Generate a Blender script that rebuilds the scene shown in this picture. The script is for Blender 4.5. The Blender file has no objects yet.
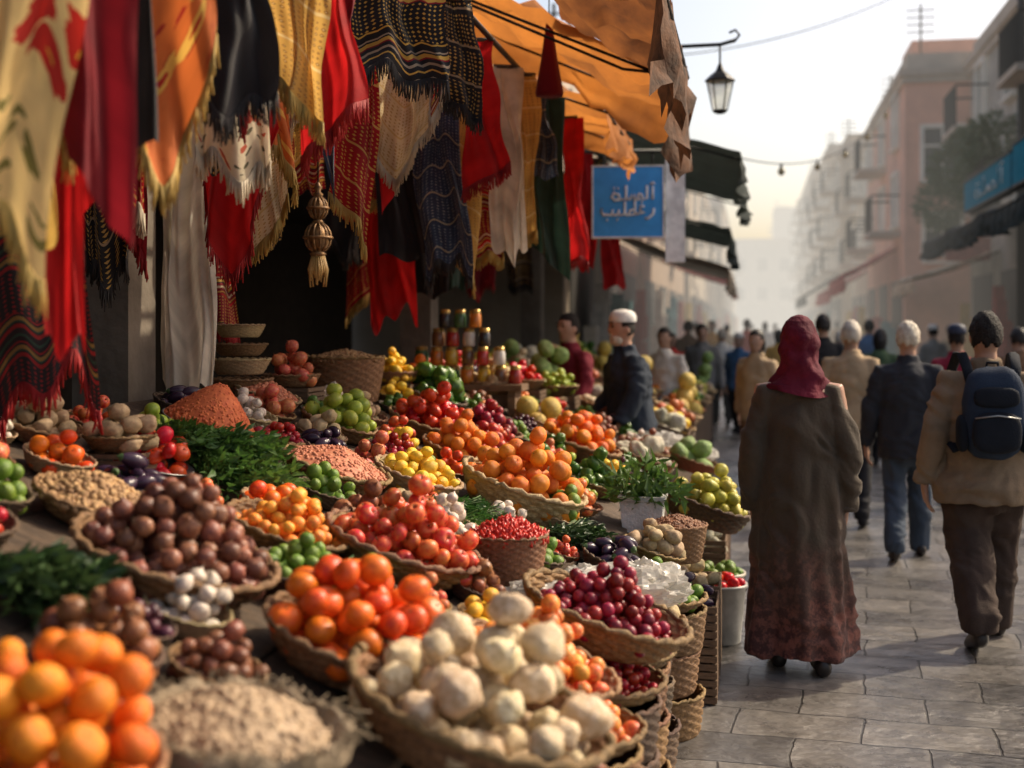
import bpy, math, random
from mathutils import Vector, Matrix, noise, Euler
random.seed(7)
S=bpy.context.scene; C=S.collection
PI=math.pi; R=math.radians; sin=math.sin; cos=math.cos; U=random.uniform
# ---------------------------------------------------------------- camera geometry
F=1280.; YAW=math.atan(243/1280); CH=1.6; HY=325.
FW=Vector((-sin(YAW),cos(YAW),0)); RT=Vector((cos(YAW),sin(YAW),0))
def ray(px,py): return FW+RT*((px-512)/F)+Vector((0,0,-(py-HY)/F))
CAM=Vector((0,0,CH))
def at(px,py,d): return CAM+ray(px,py)*d
def ground(px,py,z=0.):
    r=ray(px,py); return CAM+r*((z-CH)/r.z)
SA,SB=.488,.33                                    # sloping display board  z = SA - SB*x
def onS(px,py):
    r=ray(px,py); d=(SA-CH)/(r.z+SB*r.x); return CAM+r*d, d
def onX(px,py,x):
    r=ray(px,py); d=x/r.x; return CAM+r*d, d
TILT=math.atan(SB)
# ---------------------------------------------------------------- helpers
class MB:
    def __init__(s): s.V=[]; s.F=[]; s.M=[]; s.mi=0
    def add(s,V,Fs):
        o=len(s.V); s.V+= [tuple(v) for v in V]; s.F+=[tuple(i+o for i in f) for f in Fs]; s.M+=[s.mi]*len(Fs)
    def box(s,c,z,rot=None):
        c=Vector(c); h=[Vector((x*z[0]/2,y*z[1]/2,w*z[2]/2)) for x in(-1,1) for y in(-1,1) for w in(-1,1)]
        if rot: h=[rot@v for v in h]
        s.add([c+v for v in h],[(0,1,3,2),(4,6,7,5),(0,4,5,1),(2,3,7,6),(0,2,6,4),(1,5,7,3)])
        return s
    def bb(s,a,b): return s.box([(a[i]+b[i])/2 for i in range(3)],[abs(b[i]-a[i]) for i in range(3)])
    def tube(s,pts,rads,n=10,cap=True):
        pts=[Vector(p) for p in pts]; k=len(pts)
        if not isinstance(rads,(list,tuple)): rads=[rads]*k
        dd=(pts[-1]-pts[0]); dd=dd.normalized() if dd.length>1e-6 else Vector((0,0,1))
        ref=Vector((0,1,0)) if abs(dd.z)>.75 else Vector((0,0,1))
        V=[];Fs=[]
        for i,p in enumerate(pts):
            t=(pts[min(i+1,k-1)]-pts[max(i-1,0)]).normalized()
            u=ref.cross(t)
            if u.length<1e-4: u=Vector((1,0,0))
            u.normalize(); v=t.cross(u)
            r=rads[i]; ru,rv=(r if isinstance(r,tuple) else (r,r))
            for a in range(n):
                q=2*PI*a/n; V.append(p+u*(ru*cos(q))+v*(rv*sin(q)))
        for i in range(k-1):
            for a in range(n):
                b=(a+1)%n; Fs.append((i*n+a,i*n+b,(i+1)*n+b,(i+1)*n+a))
        if cap: Fs.append(tuple(range(n-1,-1,-1))); Fs.append(tuple((k-1)*n+a for a in range(n)))
        s.add(V,Fs); return s
    def lathe(s,prof,n=24,c=(0,0,0),fn=None,m=None):
        V=[];Fs=[];k=len(prof)
        for i,(r,z) in enumerate(prof):
            for a in range(n):
                q=2*PI*a/n; rr=max(r,.0004)*(1 if fn is None else fn(i,a,q))
                v=Vector((rr*cos(q),rr*sin(q),z))
                if m: v=m@v
                V.append(v+Vector(c))
        for i in range(k-1):
            for a in range(n):
                b=(a+1)%n; Fs.append((i*n+a,i*n+b,(i+1)*n+b,(i+1)*n+a))
        s.add(V,Fs); return s
    def rings(s,rg,n=20,fn=None):               # (z,cx,cy,rx,ry) horizontal ellipses, capped
        V=[];Fs=[];k=len(rg)
        for (z,cx,cy,rx,ry) in rg:
            for a in range(n):
                q=2*PI*a/n; f=1 if fn is None else fn(q,z)
                V.append((cx+rx*f*cos(q),cy+ry*f*sin(q),z))
        for i in range(k-1):
            for a in range(n):
                b=(a+1)%n; Fs.append((i*n+a,i*n+b,(i+1)*n+b,(i+1)*n+a))
        Fs.append(tuple(range(n-1,-1,-1))); Fs.append(tuple((k-1)*n+a for a in range(n)))
        s.add(V,Fs); return s
    def ell(s,c,r,n=16,m=10,rot=None):
        pr=[(cos(-PI/2+PI*i/m),sin(-PI/2+PI*i/m)) for i in range(m+1)]
        M=Matrix.Diagonal(r if isinstance(r,(tuple,list)) else (r,r,r)).to_4x4()
        if rot: M=rot.to_4x4()@M
        return s.lathe(pr,n,c,m=M)
    def mesh(s,name,mats,smooth=True):
        me=bpy.data.meshes.new(name); me.from_pydata(s.V,[],s.F)
        for m in (mats if isinstance(mats,(list,tuple)) else [mats]): me.materials.append(m)
        if any(s.M): me.polygons.foreach_set('material_index',s.M)
        if smooth: me.polygons.foreach_set('use_smooth',[True]*len(me.polygons))
        me.update(); return me
    def build(s,name,mats,parent=None,smooth=True,world=False):
        o=bpy.data.objects.new(name,s.mesh(name,mats,smooth)); C.objects.link(o)
        if parent:
            o.parent=parent
            if world: o.location=-parent.location
        return o
def empty(name,loc=(0,0,0),rz=0.,sc=1.):
    o=bpy.data.objects.new(name,None); C.objects.link(o); o.location=loc; o.rotation_euler=(0,0,rz); o.scale=(sc,)*3
    o.empty_display_size=.1; return o
def tag(o,label,cat,group=None,kind=None):
    o['label']=label; o['category']=cat
    if group: o['group']=group
    if kind: o['kind']=kind
    return o
def obj(name,me,parent=None,loc=None):
    o=bpy.data.objects.new(name,me); C.objects.link(o)
    if parent: o.parent=parent
    if loc is not None: o.location=loc
    return o
def setmat(o,m):
    o.material_slots[0].link='OBJECT'; o.material_slots[0].material=m
# ---------------------------------------------------------------- materials
def nn(nt,t,ins=None,**at_):
    n=nt.nodes.new(t)
    for k,v in at_.items(): setattr(n,k,v)
    if ins:
        for k,v in ins.items():
            if isinstance(v,bpy.types.NodeSocket): nt.links.new(v,n.inputs[k])
            else: n.inputs[k].default_value=v
    return n
def c4(c): return (c[0],c[1],c[2],1)
def math_(nt,op,a,b=None):
    i={0:a}
    if b is not None: i[1]=b
    return nn(nt,'ShaderNodeMath',i,operation=op).outputs[0]
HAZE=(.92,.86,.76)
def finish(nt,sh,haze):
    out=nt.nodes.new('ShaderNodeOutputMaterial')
    if haze:                                        # distance haze painted into the material as emission, thickening down the street (world y)
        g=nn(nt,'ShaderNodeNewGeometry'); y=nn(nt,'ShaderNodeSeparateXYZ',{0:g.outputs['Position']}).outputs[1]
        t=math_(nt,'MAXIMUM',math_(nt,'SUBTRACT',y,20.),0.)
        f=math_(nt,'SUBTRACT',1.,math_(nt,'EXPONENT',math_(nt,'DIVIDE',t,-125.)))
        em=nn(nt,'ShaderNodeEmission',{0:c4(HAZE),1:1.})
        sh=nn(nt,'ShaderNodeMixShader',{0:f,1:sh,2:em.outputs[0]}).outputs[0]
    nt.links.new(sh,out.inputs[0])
def newmat(name):
    m=bpy.data.materials.new(name); m.use_nodes=True; m.node_tree.nodes.clear(); return m,m.node_tree
def pm(name,c1,c2=None,scale=8.,rough=.6,bump=0.,bscale=None,rnd=0.,spec=.4,trans=0.,haze=False,metal=0.,sss=0.,coat=0.,lo=.35,hi=.65,stretch=None,hue=.02,clear=0.):
    m,nt=newmat(name)
    if c2 is None: c2=tuple(x*.62 for x in c1)
    tc=nn(nt,'ShaderNodeTexCoord').outputs['Object']
    oi=nn(nt,'ShaderNodeObjectInfo').outputs['Random']
    off=math_(nt,'MULTIPLY',oi,37.)
    vec=nn(nt,'ShaderNodeVectorMath',{0:tc,1:off},operation='ADD').outputs[0]
    if stretch: vec=nn(nt,'ShaderNodeVectorMath',{0:vec,1:stretch},operation='MULTIPLY').outputs[0]
    no=nn(nt,'ShaderNodeTexNoise',{'Vector':vec,'Scale':scale,'Detail':5.,'Roughness':.6})
    rp=nn(nt,'ShaderNodeMapRange',{0:no.outputs[0],1:lo,2:hi})
    col=nn(nt,'ShaderNodeMixRGB',{0:rp.outputs[0],1:c4(c1),2:c4(c2)}).outputs[0]
    if rnd:
        v=nn(nt,'ShaderNodeMapRange',{0:oi,3:1-rnd,4:1+rnd}).outputs[0]
        wn=nn(nt,'ShaderNodeTexWhiteNoise',{1:oi},noise_dimensions='1D').outputs[0]
        h=nn(nt,'ShaderNodeMapRange',{0:wn,3:.5-hue,4:.5+hue}).outputs[0]
        col=nn(nt,'ShaderNodeHueSaturation',{'Hue':h,'Value':v,'Color':col}).outputs[0]
    ins={'Base Color':col,'Roughness':rough,'Specular IOR Level':spec,'Metallic':metal,'Subsurface Weight':sss,'Coat Weight':coat}
    if sss: ins['Subsurface Radius']=(.02,.01,.005)
    if bump:
        n2=nn(nt,'ShaderNodeTexNoise',{'Vector':vec,'Scale':bscale or scale*3,'Detail':4.})
        ins['Normal']=nn(nt,'ShaderNodeBump',{'Height':n2.outputs[0],'Strength':bump,'Distance':.02}).outputs[0]
    sh=nn(nt,'ShaderNodeBsdfPrincipled',ins).outputs[0]
    if trans:
        tr=nn(nt,'ShaderNodeBsdfTranslucent',{0:col}).outputs[0]
        sh=nn(nt,'ShaderNodeMixShader',{0:trans,1:sh,2:tr}).outputs[0]
    if clear: sh=nn(nt,'ShaderNodeMixShader',{0:clear,1:sh,2:nn(nt,'ShaderNodeBsdfTransparent').outputs[0]}).outputs[0]
    finish(nt,sh,haze); return m
def cmat(name,kind,cols,sc=6.,trans=.45,haze=False):
    m,nt=newmat(name); uv=nn(nt,'ShaderNodeTexCoord').outputs['UV']
    sx=nn(nt,'ShaderNodeSeparateXYZ',{0:uv}); u,v=sx.outputs[0],sx.outputs[1]
    mix=lambda f,a,b: nn(nt,'ShaderNodeMixRGB',{0:f,1:a,2:b}).outputs[0]
    base=c4(cols[0])
    if kind=='plain':
        no=nn(nt,'ShaderNodeTexNoise',{'Vector':uv,'Scale':5.,'Detail':6.}); col=mix(nn(nt,'ShaderNodeMapRange',{0:no.outputs[0],1:.3,2:.7}).outputs[0],base,c4([x*.7 for x in cols[0]]))
    elif kind=='band':
        zz=math_(nt,'MULTIPLY',math_(nt,'PINGPONG',math_(nt,'MULTIPLY',u,18.),1.),.02)
        t=math_(nt,'FRACT',math_(nt,'MULTIPLY',math_(nt,'ADD',v,zz),sc*.5))
        cr=nn(nt,'ShaderNodeValToRGB',{0:t}); r=cr.color_ramp; r.interpolation='CONSTANT'
        pos=[0,.16,.22,.3,.44,.5,.56,.7,.76,.9]
        r.elements[0].color=c4(cols[0]); r.elements[1].position=pos[1]; r.elements[1].color=c4(cols[1%len(cols)])
        for i,p in enumerate(pos[2:]):
            e=r.elements.new(p); e.color=c4(cols[(i+2)%len(cols)] if i%3 else cols[0])
        col=cr.outputs[0]
        vo=nn(nt,'ShaderNodeTexVoronoi',{'Vector':uv,'Scale':sc*3.2,'Randomness':.1},distance='MANHATTAN')
        bandsel=math_(nt,'GREATER_THAN',math_(nt,'FRACT',math_(nt,'MULTIPLY',v,sc*.17)),.55)
        mt_=mix(math_(nt,'LESS_THAN',vo.outputs['Distance'],.34),base,c4(cols[1]))
        col=mix(bandsel,col,mt_)
    elif kind=='floral':
        nz=nn(nt,'ShaderNodeTexNoise',{'Vector':uv,'Scale':26.,'Detail':2.})
        wv=nn(nt,'ShaderNodeVectorMath',{0:uv,1:nn(nt,'ShaderNodeVectorMath',{0:nz.outputs[1],1:(.055,.055,0)},operation='MULTIPLY').outputs[0]},operation='ADD').outputs[0]
        vo=nn(nt,'ShaderNodeTexVoronoi',{'Vector':wv,'Scale':sc}); d=vo.outputs['Distance']
        g=math_(nt,'GREATER_THAN',nn(nt,'ShaderNodeSeparateColor',{0:vo.outputs['Color']}).outputs[1],.3)
        v2=nn(nt,'ShaderNodeTexVoronoi',{'Vector':wv,'Scale':sc*2.3})
        leaf=math_(nt,'MULTIPLY',math_(nt,'LESS_THAN',v2.outputs['Distance'],.33),math_(nt,'GREATER_THAN',nn(nt,'ShaderNodeSeparateColor',{0:v2.outputs['Color']}).outputs[1],.5))
        col=mix(leaf,base,c4(cols[3])); 
        col=mix(math_(nt,'MULTIPLY',g,math_(nt,'LESS_THAN',d,.36)),col,c4(cols[1]))
        col=mix(math_(nt,'MULTIPLY',g,math_(nt,'LESS_THAN',d,.14)),col,c4(cols[2]))
    else:                                           # small woven motif with borders
        vo=nn(nt,'ShaderNodeTexVoronoi',{'Vector':uv,'Scale':sc*2.6,'Randomness':.15},distance='MANHATTAN'); d=vo.outputs['Distance']
        col=mix(math_(nt,'LESS_THAN',d,.36),base,c4(cols[1]))
        col=mix(math_(nt,'LESS_THAN',d,.17),col,c4(cols[2]))
        bt=math_(nt,'FRACT',math_(nt,'MULTIPLY',v,sc*.28))
        col=mix(math_(nt,'GREATER_THAN',bt,.84),col,c4(cols[2])); col=mix(math_(nt,'GREATER_THAN',bt,.9),col,c4(cols[0]))
    n3=nn(nt,'ShaderNodeTexNoise',{'Vector':uv,'Scale':3.,'Detail':5.})
    col=nn(nt,'ShaderNodeHueSaturation',{'Value':nn(nt,'ShaderNodeMapRange',{0:n3.outputs[0],1:.3,2:.7,3:.75,4:1.15}).outputs[0],'Color':col}).outputs[0]
    wv=nn(nt,'ShaderNodeTexNoise',{'Vector':uv,'Scale':90.,'Detail':2.})
    bp=nn(nt,'ShaderNodeBump',{'Height':wv.outputs[0],'Strength':.25,'Distance':.01})
    b=nn(nt,'ShaderNodeBsdfPrincipled',{'Base Color':col,'Roughness':.75,'Specular IOR Level':.2,'Normal':bp.outputs[0],'Sheen Weight':.15})
    t=nn(nt,'ShaderNodeBsdfTranslucent',{0:col})
    finish(nt,nn(nt,'ShaderNodeMixShader',{0:trans,1:b.outputs[0],2:t.outputs[0]}).outputs[0],haze); return m
def stone_mat():
    m,nt=newmat('street_stone'); g=nn(nt,'ShaderNodeNewGeometry').outputs['Position']
    rot=nn(nt,'ShaderNodeMapping',{'Vector':g,'Rotation':(0,0,R(5))}).outputs[0]
    nz=nn(nt,'ShaderNodeTexNoise',{'Vector':g,'Scale':2.6,'Detail':4.})
    wv=nn(nt,'ShaderNodeVectorMath',{0:rot,1:nn(nt,'ShaderNodeVectorMath',{0:nz.outputs[1],1:(.08,.08,0)},operation='MULTIPLY').outputs[0]},operation='ADD').outputs[0]
    br=nn(nt,'ShaderNodeTexBrick',{'Vector':wv,'Color1':(.165,.150,.134,1),'Color2':(.078,.074,.072,1),'Mortar':(.038,.036,.034,1),'Scale':1.,'Mortar Size':.006,'Mortar Smooth':.7,'Bias':-.1,'Brick Width':.50,'Row Height':.34})
    n1=nn(nt,'ShaderNodeTexNoise',{'Vector':g,'Scale':1.3,'Detail':8.,'Roughness':.7})
    n2=nn(nt,'ShaderNodeTexNoise',{'Vector':g,'Scale':18.,'Detail':8.,'Roughness':.75})
    n3=nn(nt,'ShaderNodeTexNoise',{'Vector':g,'Scale':5.,'Detail':3.})
    st=nn(nt,'ShaderNodeMapRange',{0:n1.outputs[0],1:.35,2:.68,3:.45,4:1.4}).outputs[0]
    col=nn(nt,'ShaderNodeHueSaturation',{'Value':st,'Color':br.outputs[0]}).outputs[0]
    col=nn(nt,'ShaderNodeHueSaturation',{'Value':nn(nt,'ShaderNodeMapRange',{0:n2.outputs[0],1:.3,2:.7,3:.6,4:1.4}).outputs[0],'Color':col}).outputs[0]
    h=math_(nt,'ADD',math_(nt,'MULTIPLY',br.outputs[1],-.6),math_(nt,'ADD',math_(nt,'MULTIPLY',n2.outputs[0],.35),math_(nt,'MULTIPLY',n3.outputs[0],2.)))
    bp=nn(nt,'ShaderNodeBump',{'Height':h,'Strength':.9,'Distance':.02})
    ro=nn(nt,'ShaderNodeMapRange',{0:n1.outputs[0],1:.3,2:.7,3:.18,4:.4}).outputs[0]
    b=nn(nt,'ShaderNodeBsdfPrincipled',{'Base Color':col,'Roughness':ro,'Specular IOR Level':.9,'Normal':bp.outputs[0],'Coat Weight':.35,'Coat Roughness':.28})
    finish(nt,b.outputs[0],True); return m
def coat_mat():
    m,nt=newmat('long_coat_cloth'); tc=nn(nt,'ShaderNodeTexCoord').outputs['Object']
    z=nn(nt,'ShaderNodeSeparateXYZ',{0:tc}).outputs[2]
    n1=nn(nt,'ShaderNodeTexNoise',{'Vector':tc,'Scale':5.,'Detail':6.}); n2=nn(nt,'ShaderNodeTexNoise',{'Vector':tc,'Scale':20.,'Detail':5.,'Roughness':.7})
    n4=nn(nt,'ShaderNodeTexNoise',{'Vector':tc,'Scale':60.,'Detail':3.})
    base=nn(nt,'ShaderNodeMixRGB',{0:n1.outputs[0],1:(.085,.058,.035,1),2:(.032,.024,.016,1)}).outputs[0]
    red=nn(nt,'ShaderNodeMixRGB',{0:nn(nt,'ShaderNodeMapRange',{0:n2.outputs[0],1:.46,2:.57}).outputs[0],1:(.065,.018,.016,1),2:(.22,.07,.05,1)}).outputs[0]
    f=nn(nt,'ShaderNodeMapRange',{0:math_(nt,'ADD',z,math_(nt,'MULTIPLY',n1.outputs[0],.9)),1:1.25,2:.5}).outputs[0]
    col=nn(nt,'ShaderNodeMixRGB',{0:math_(nt,'MULTIPLY',f,.9),1:base,2:red}).outputs[0]
    bp=nn(nt,'ShaderNodeBump',{'Height':n4.outputs[0],'Strength':.35,'Distance':.01})
    b=nn(nt,'ShaderNodeBsdfPrincipled',{'Base Color':col,'Roughness':.8,'Specular IOR Level':.25,'Normal':bp.outputs[0],'Sheen Weight':.1})
    finish(nt,b.outputs[0],False); return m
skin=pm('skin',(.46,.27,.18),(.38,.2,.13),rough=.5,sss=.1); hskin=pm('far_skin',(.42,.25,.17),haze=True)
def fab(n,c,haze=False,b=.25): return pm(n,c,tuple(x*.7 for x in c),scale=6,rough=.85,spec=.2,bump=b,bscale=120,haze=haze)
M_dark=fab('navy_jacket',(.035,.037,.045)); M_jean=fab('denim',(.06,.078,.105)); M_tan=fab('tan_jacket',(.25,.175,.11)); M_brown=fab('brown_trousers',(.062,.04,.03))
M_shoe=pm('shoe_leather',(.03,.022,.018),rough=.45); M_maroon=pm('maroon_scarf',(.135,.009,.024),(.07,.005,.014),scale=5,rough=.8,spec=.2,bump=.5,bscale=30)
H_black=pm('black_hair',(.020,.014,.011),(.009,.007,.006),scale=30,rough=.7,spec=.25,bump=.7,bscale=90); H_grey=pm('grey_hair',(.70,.62,.50),(.42,.35,.26),scale=30,rough=.55,bump=.6,bscale=110)
M_white=pm('white_knit',(.8,.78,.73),rough=.9,bump=.4,bscale=80)
wood=pm('old_wood',(.20,.125,.07),(.10,.06,.035),scale=5,rough=.75,bump=.4,bscale=25,stretch=(1,6,6)); dwood=pm('dark_wood',(.10,.065,.04),(.045,.03,.02),scale=5,rough=.75,bump=.4,stretch=(1,6,6))
wick=pm('wicker',(.30,.165,.07),(.14,.072,.03),scale=14,rough=.65,bump=.5,bscale=50,rnd=.25); pwick=pm('pale_wicker',(.50,.36,.19),(.3,.2,.1),scale=14,rough=.65,bump=.5,bscale=50,rnd=.15); dwick=pm('dark_wicker',(.14,.082,.045),(.06,.036,.024),scale=14,rough=.65,bump=.5,bscale=50,rnd=.3)
iron=pm('black_iron',(.02,.02,.02),rough=.5,metal=.6); steel=pm('galvanised_steel',(.42,.42,.40),(.3,.3,.29),rough=.45,metal=.8)
# ---------------------------------------------------------------- people (built first: remesh evaluates the scene)
def remesh(mb,name,mat,parent,vox,sm=3,wr=0.,seed=0,warp=None,ws=(9,9,5)):
    me=mb.mesh(name,mat); o=bpy.data.objects.new(name,me); C.objects.link(o)
    r=o.modifiers.new('r','REMESH'); r.mode='VOXEL'; r.voxel_size=vox
    if sm: k=o.modifiers.new('s','SMOOTH'); k.factor=.5; k.iterations=sm
    dg=bpy.context.evaluated_depsgraph_get(); m2=bpy.data.meshes.new_from_object(o.evaluated_get(dg)); m2.name=name
    o.modifiers.clear(); o.data=m2
    m2.polygons.foreach_set('use_smooth',[True]*len(m2.polygons))
    if wr:
        nv=[v.normal.copy() for v in m2.vertices]
        for v,n in zip(m2.vertices,nv):
            p=v.co; q=Vector((p.x*ws[0]+seed,p.y*ws[1],p.z*ws[2]+2.5*noise.noise(p*4)))
            f=noise.noise(q)+.5*noise.noise(q*2.1); v.co=p+n*(wr*f)
    if warp:
        for v in m2.vertices: v.co=warp(v.co)
    m2.update(); o.parent=parent; return o
def hand(mb,w,side,curl=.5):
    w=Vector(w); mb.tube([w+Vector((0,0,.03)),w+Vector((0,0,-.02)),w+Vector((-side*.004,.002,-.06)),w+Vector((-side*.01,.002,-.095))],[(.026,.024),(.02,.036),(.018,.042),(.014,.038)],10)
    for i in range(4):
        y=-.03+.02*i; L=(.062,.074,.08,.072)[i]
        a=w+Vector((-side*.008,y,-.085)); b=a+Vector((-side*.012,0,-L*.45)); c=b+Vector((-side*.026*curl*1.4,.002,-L*.38)); e=c+Vector((-side*.02,.0,-L*.15))
        mb.tube([a,b,c,e],[.0098,.0094,.0088,.0075],8)
    a=w+Vector((-side*.006,.03,-.025)); mb.tube([a,a+Vector((-side*.012,.026,-.032)),a+Vector((-side*.02,.034,-.062))],[.012,.011,.009],8)
def person(label,loc,face,h,top,bot,hair,hairm,vox=.012,lf=(.22,0),rf=(-.2,.05),lh=(-.29,.1,.82),rh=(.29,-.1,.82),lean=0.,baggy=1.,robe=False,sk=None,shoe=None,group=None,bulk=1.,crowd=False,beard=None):
    sk=sk or skin; shoe=shoe or M_shoe
    root=empty('person',loc,face,h/1.775); tag(root,label,'person',group)
    sd=random.uniform(0,50)
    def warp(c):
        t=max(0,c.z-.92); return Vector((c.x,c.y+lean*t,c.z))
    feet={-1:lf,1:rf}; hands={-1:lh,1:rh}
    B=MB()
    B.rings([(.86,0,0,.13,.09),(.93,0,0,.155,.11),(1.05,0,0,.145,.1),(1.15,0,0,.14,.1),(1.3,0,.005,.16,.11),(1.39,0,0,.165,.095),(1.45,0,0,.1,.075),(1.49,0,.0,.062,.062),(1.56,0,.008,.056,.06),(1.6,0,.01,.05,.055)])
    B.ell((0,.012,1.645),(.078,.098,.118),20,14); B.ell((0,.045,1.585),(.056,.06,.062)); B.ell((0,.10,1.615),(.03,.02,.018))
    B.tube([(0,.1,1.665),(0,.118,1.64),(0,.124,1.622)],[.009,.013,.015],8); B.ell((0,.103,1.583),(.024,.01,.011)); B.ell((0,.088,1.548),(.024,.02,.018)); B.ell((0,.098,1.683),(.05,.012,.012))
    for s in(-1,1): B.ell((s*.079,-.002,1.635),(.011,.02,.032))
    J={}
    for s in(-1,1):
        fy,fl=feet[s]; hip=Vector((s*.09,0,.92)); ank=Vector((s*.095,fy,.085+fl)); 
        kn=(hip+ank)/2+Vector((0,.045+abs(fy)*.12+fl*1.1,.03)); J[s]=(hip,kn,ank)
        B.tube([hip,hip.lerp(kn,.5),kn,kn.lerp(ank,.35),ank],[.078,.07,.052,.052,.034],12)
        sh=Vector((s*.175,0,1.405)); w=Vector(hands[s]); el=(sh+w)/2+Vector((s*.035,-.055,-.005))
        B.tube([Vector((s*.12,0,1.4)),sh,sh.lerp(el,.5),el,el.lerp(w,.4),w],[.045,.05,.043,.036,.037,.025],12)
        hand(B,w,s); J[s]+=(sh,el,w)
        f0=Vector((s*.1,fy,.0)); B.tube([f0+Vector((0,-.04,.045+fl)),f0+Vector((0,.03,.05+fl*.7)),f0+Vector((s*.01,.12,.035))],[.03,.035,.028],8)
    remesh(B,'body',sk,root,min(vox,.016),2,warp=warp)
    if not crowd:
        E=MB()
        for s in(-1,1): E.ell((s*.032,.1+lean*.74,1.66),(.015,.009,.008),10,6); E.ell((s*.034,.104+lean*.75,1.688),(.022,.006,.005),10,6)
        E.build('eyes',H_black,root)
    if beard:
        E=MB(); E.ell((0,.056+lean*.66,1.56),(.058,.058,.055),18,12); E.ell((0,.108+lean*.68,1.598),(.026,.01,.007),12,8); E.V=[tuple(Vector(v)+Vector((0,0,.01*noise.noise(Vector(v)*60)))) for v in E.V]; E.build('beard',beard,root)
    for s in(-1,1):
        fy,fl=feet[s]; K=MB(); a=-fl*3.2
        K.tube([(0,-.085,.045),(0,-.06,.05),(0,.0,.05),(0,.09,.042),(0,.16,.033),(0,.185,.028)],[(.025,.03),(.04,.048),(.042,.05),(.05,.042),(.042,.033),(.02,.018)],14)
        rot=Matrix.Rotation(a,3,'X'); K.V=[Vector((v[0],v[1],max(v[2],.004))) for v in K.V]
        K.V=[tuple(rot@(v-Vector((0,.12,0)))+Vector((s*.1,fy+.12,.0))) for v in K.V]; K.build('shoe',shoe,root)
    b=bulk
    if robe:
        G=MB(); rg=[(.085,.268,.225),(.2,.258,.21),(.45,.232,.195),(.7,.216,.18),(.9,.206,.168),(1.1,.192,.152),(1.25,.188,.146),(1.37,.17,.125),(1.43,.125,.1),(1.47,.085,.085),(1.52,.07,.075)]
        fold=lambda q,z: 1+max(0,(1.35-z))*.075*(sin(4*q+z*2+.6)+.8*sin(7*q+1.3-z*2)+.45*sin(12*q+z*4))
        full=[]
        for (z0,a0,b0),(z1,a1,b1) in zip(rg,rg[1:]):
            for k in range(4):
                t=k/4; full.append((z0+(z1-z0)*t,0,0,a0+(a1-a0)*t,b0+(b1-b0)*t))
        full.append((1.52,0,0,.07,.075)); G.rings(full,72,fold)
        for s in(-1,1):
            hip,kn,ank,sh,el,w=J[s]; sh=sh-Vector((s*.02,0,.025)); G.tube([Vector((s*.08,0,1.4)),sh,sh.lerp(el,.5),el,el.lerp(w,.5),w],[.058,.07,.068,.065,.064,.065],16)
        remesh(G,'long_coat',top,root,.011,3,.024,sd,ws=(7,7,4))
        G=MB()
        for s in(-1,1):
            w=J[s][5]; G.tube([w+Vector((0,0,.02)),w+Vector((0,0,-.006))],[.065,.066],16)
        G.build('cuff',top,root)
    else:
        wd=max(1,baggy*.9)
        T=MB(); T.rings([(.755,0,0,.19*b*wd,.148*b*wd),(.84,0,0,.2*b*wd,.155*b*wd),(.95,0,0,.192*b,.148*b),(1.1,0,0,.185*b,.135*b),(1.27,0,0,.2*b,.143*b),(1.38,0,-.005,.185*b,.125*b),(1.44,0,-.005,.125,.098),(1.475,0,0,.085,.082),(1.52,0,.003,.078,.08)],24)
        for s in(-1,1):
            hip,kn,ank,sh,el,w=J[s]; T.tube([Vector((s*.1,0,1.395)),sh+Vector((0,0,-.012)),sh.lerp(el,.5),el,el.lerp(w,.5),w+Vector((0,0,.015))],[.065,.074*b,.071*b,.065*b,.06*b,.052*b],14)
        remesh(T,'jacket',top,root,vox,2,.018,sd,warp,ws=(8,8,11))
        L=MB(); L.rings([(.70,0,0,.12,.1),(.80,0,0,.155,.118),(.93,0,0,.155,.118),(1.0,0,0,.14,.105)],20)
        for s in(-1,1):
            hip,kn,ank,sh,el,w=J[s]; g=baggy
            L.tube([hip+Vector((0,0,-.03)),hip.lerp(kn,.25),hip.lerp(kn,.55),kn,kn.lerp(ank,.5),ank+Vector((0,-.01,.0)),ank+Vector((0,-.008,-.045))],[.085,.088*min(g,1.15),.095*g,.084*g,.078*g,.07*g,.066*g],14)
        remesh(L,'trousers',bot,root,vox,2,.018,sd+9,ws=(8,8,9))
    hc=Vector((0,.008+lean*.73,1.65))
    if hair in('short','long','cap'):
        V=MB(); n,mm=44,32
        pr=[(cos(-PI/2+PI*i/mm),sin(-PI/2+PI*i/mm)) for i in range(mm+1)]
        V.lathe(pr,n); out=[]; hs=.95 if hair=='cap' else 1.
        for x,y,z in V.V:
            lowz=-1.5 if hair=='long' else -.48+.1*sin(x*9)
            face_=(y>.30 and z<.52) or (z<lowz) or (abs(x)>.72 and y>-.12 and z<.05)
            k=.82 if face_ else hs*(1.01+.06*noise.noise(Vector((x*3,y*3,z*3+sd)))+.045*noise.noise(Vector((x*10,y*10,z*10+sd))))+(.08 if hair=='long' and z<0 else 0)
            out.append(tuple(hc+Vector((x*.087*k,y*.107*k,z*.126*k*(1.45 if hair=='long' and z<0 else 1)))))
        V.V=out; V.build('hair',hairm if hair!='cap' else H_black,root)
    if hair=='cap':
        V=MB(); V.lathe([(.086,.0),(.091,.008),(.089,.04),(.08,.07),(.055,.09),(.02,.098),(0,.099)],24,hc+Vector((0,-.006,.042)),m=Matrix.Diagonal((1,1.18,1)).to_4x4()); V.build('cap',hairm,root)
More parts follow.
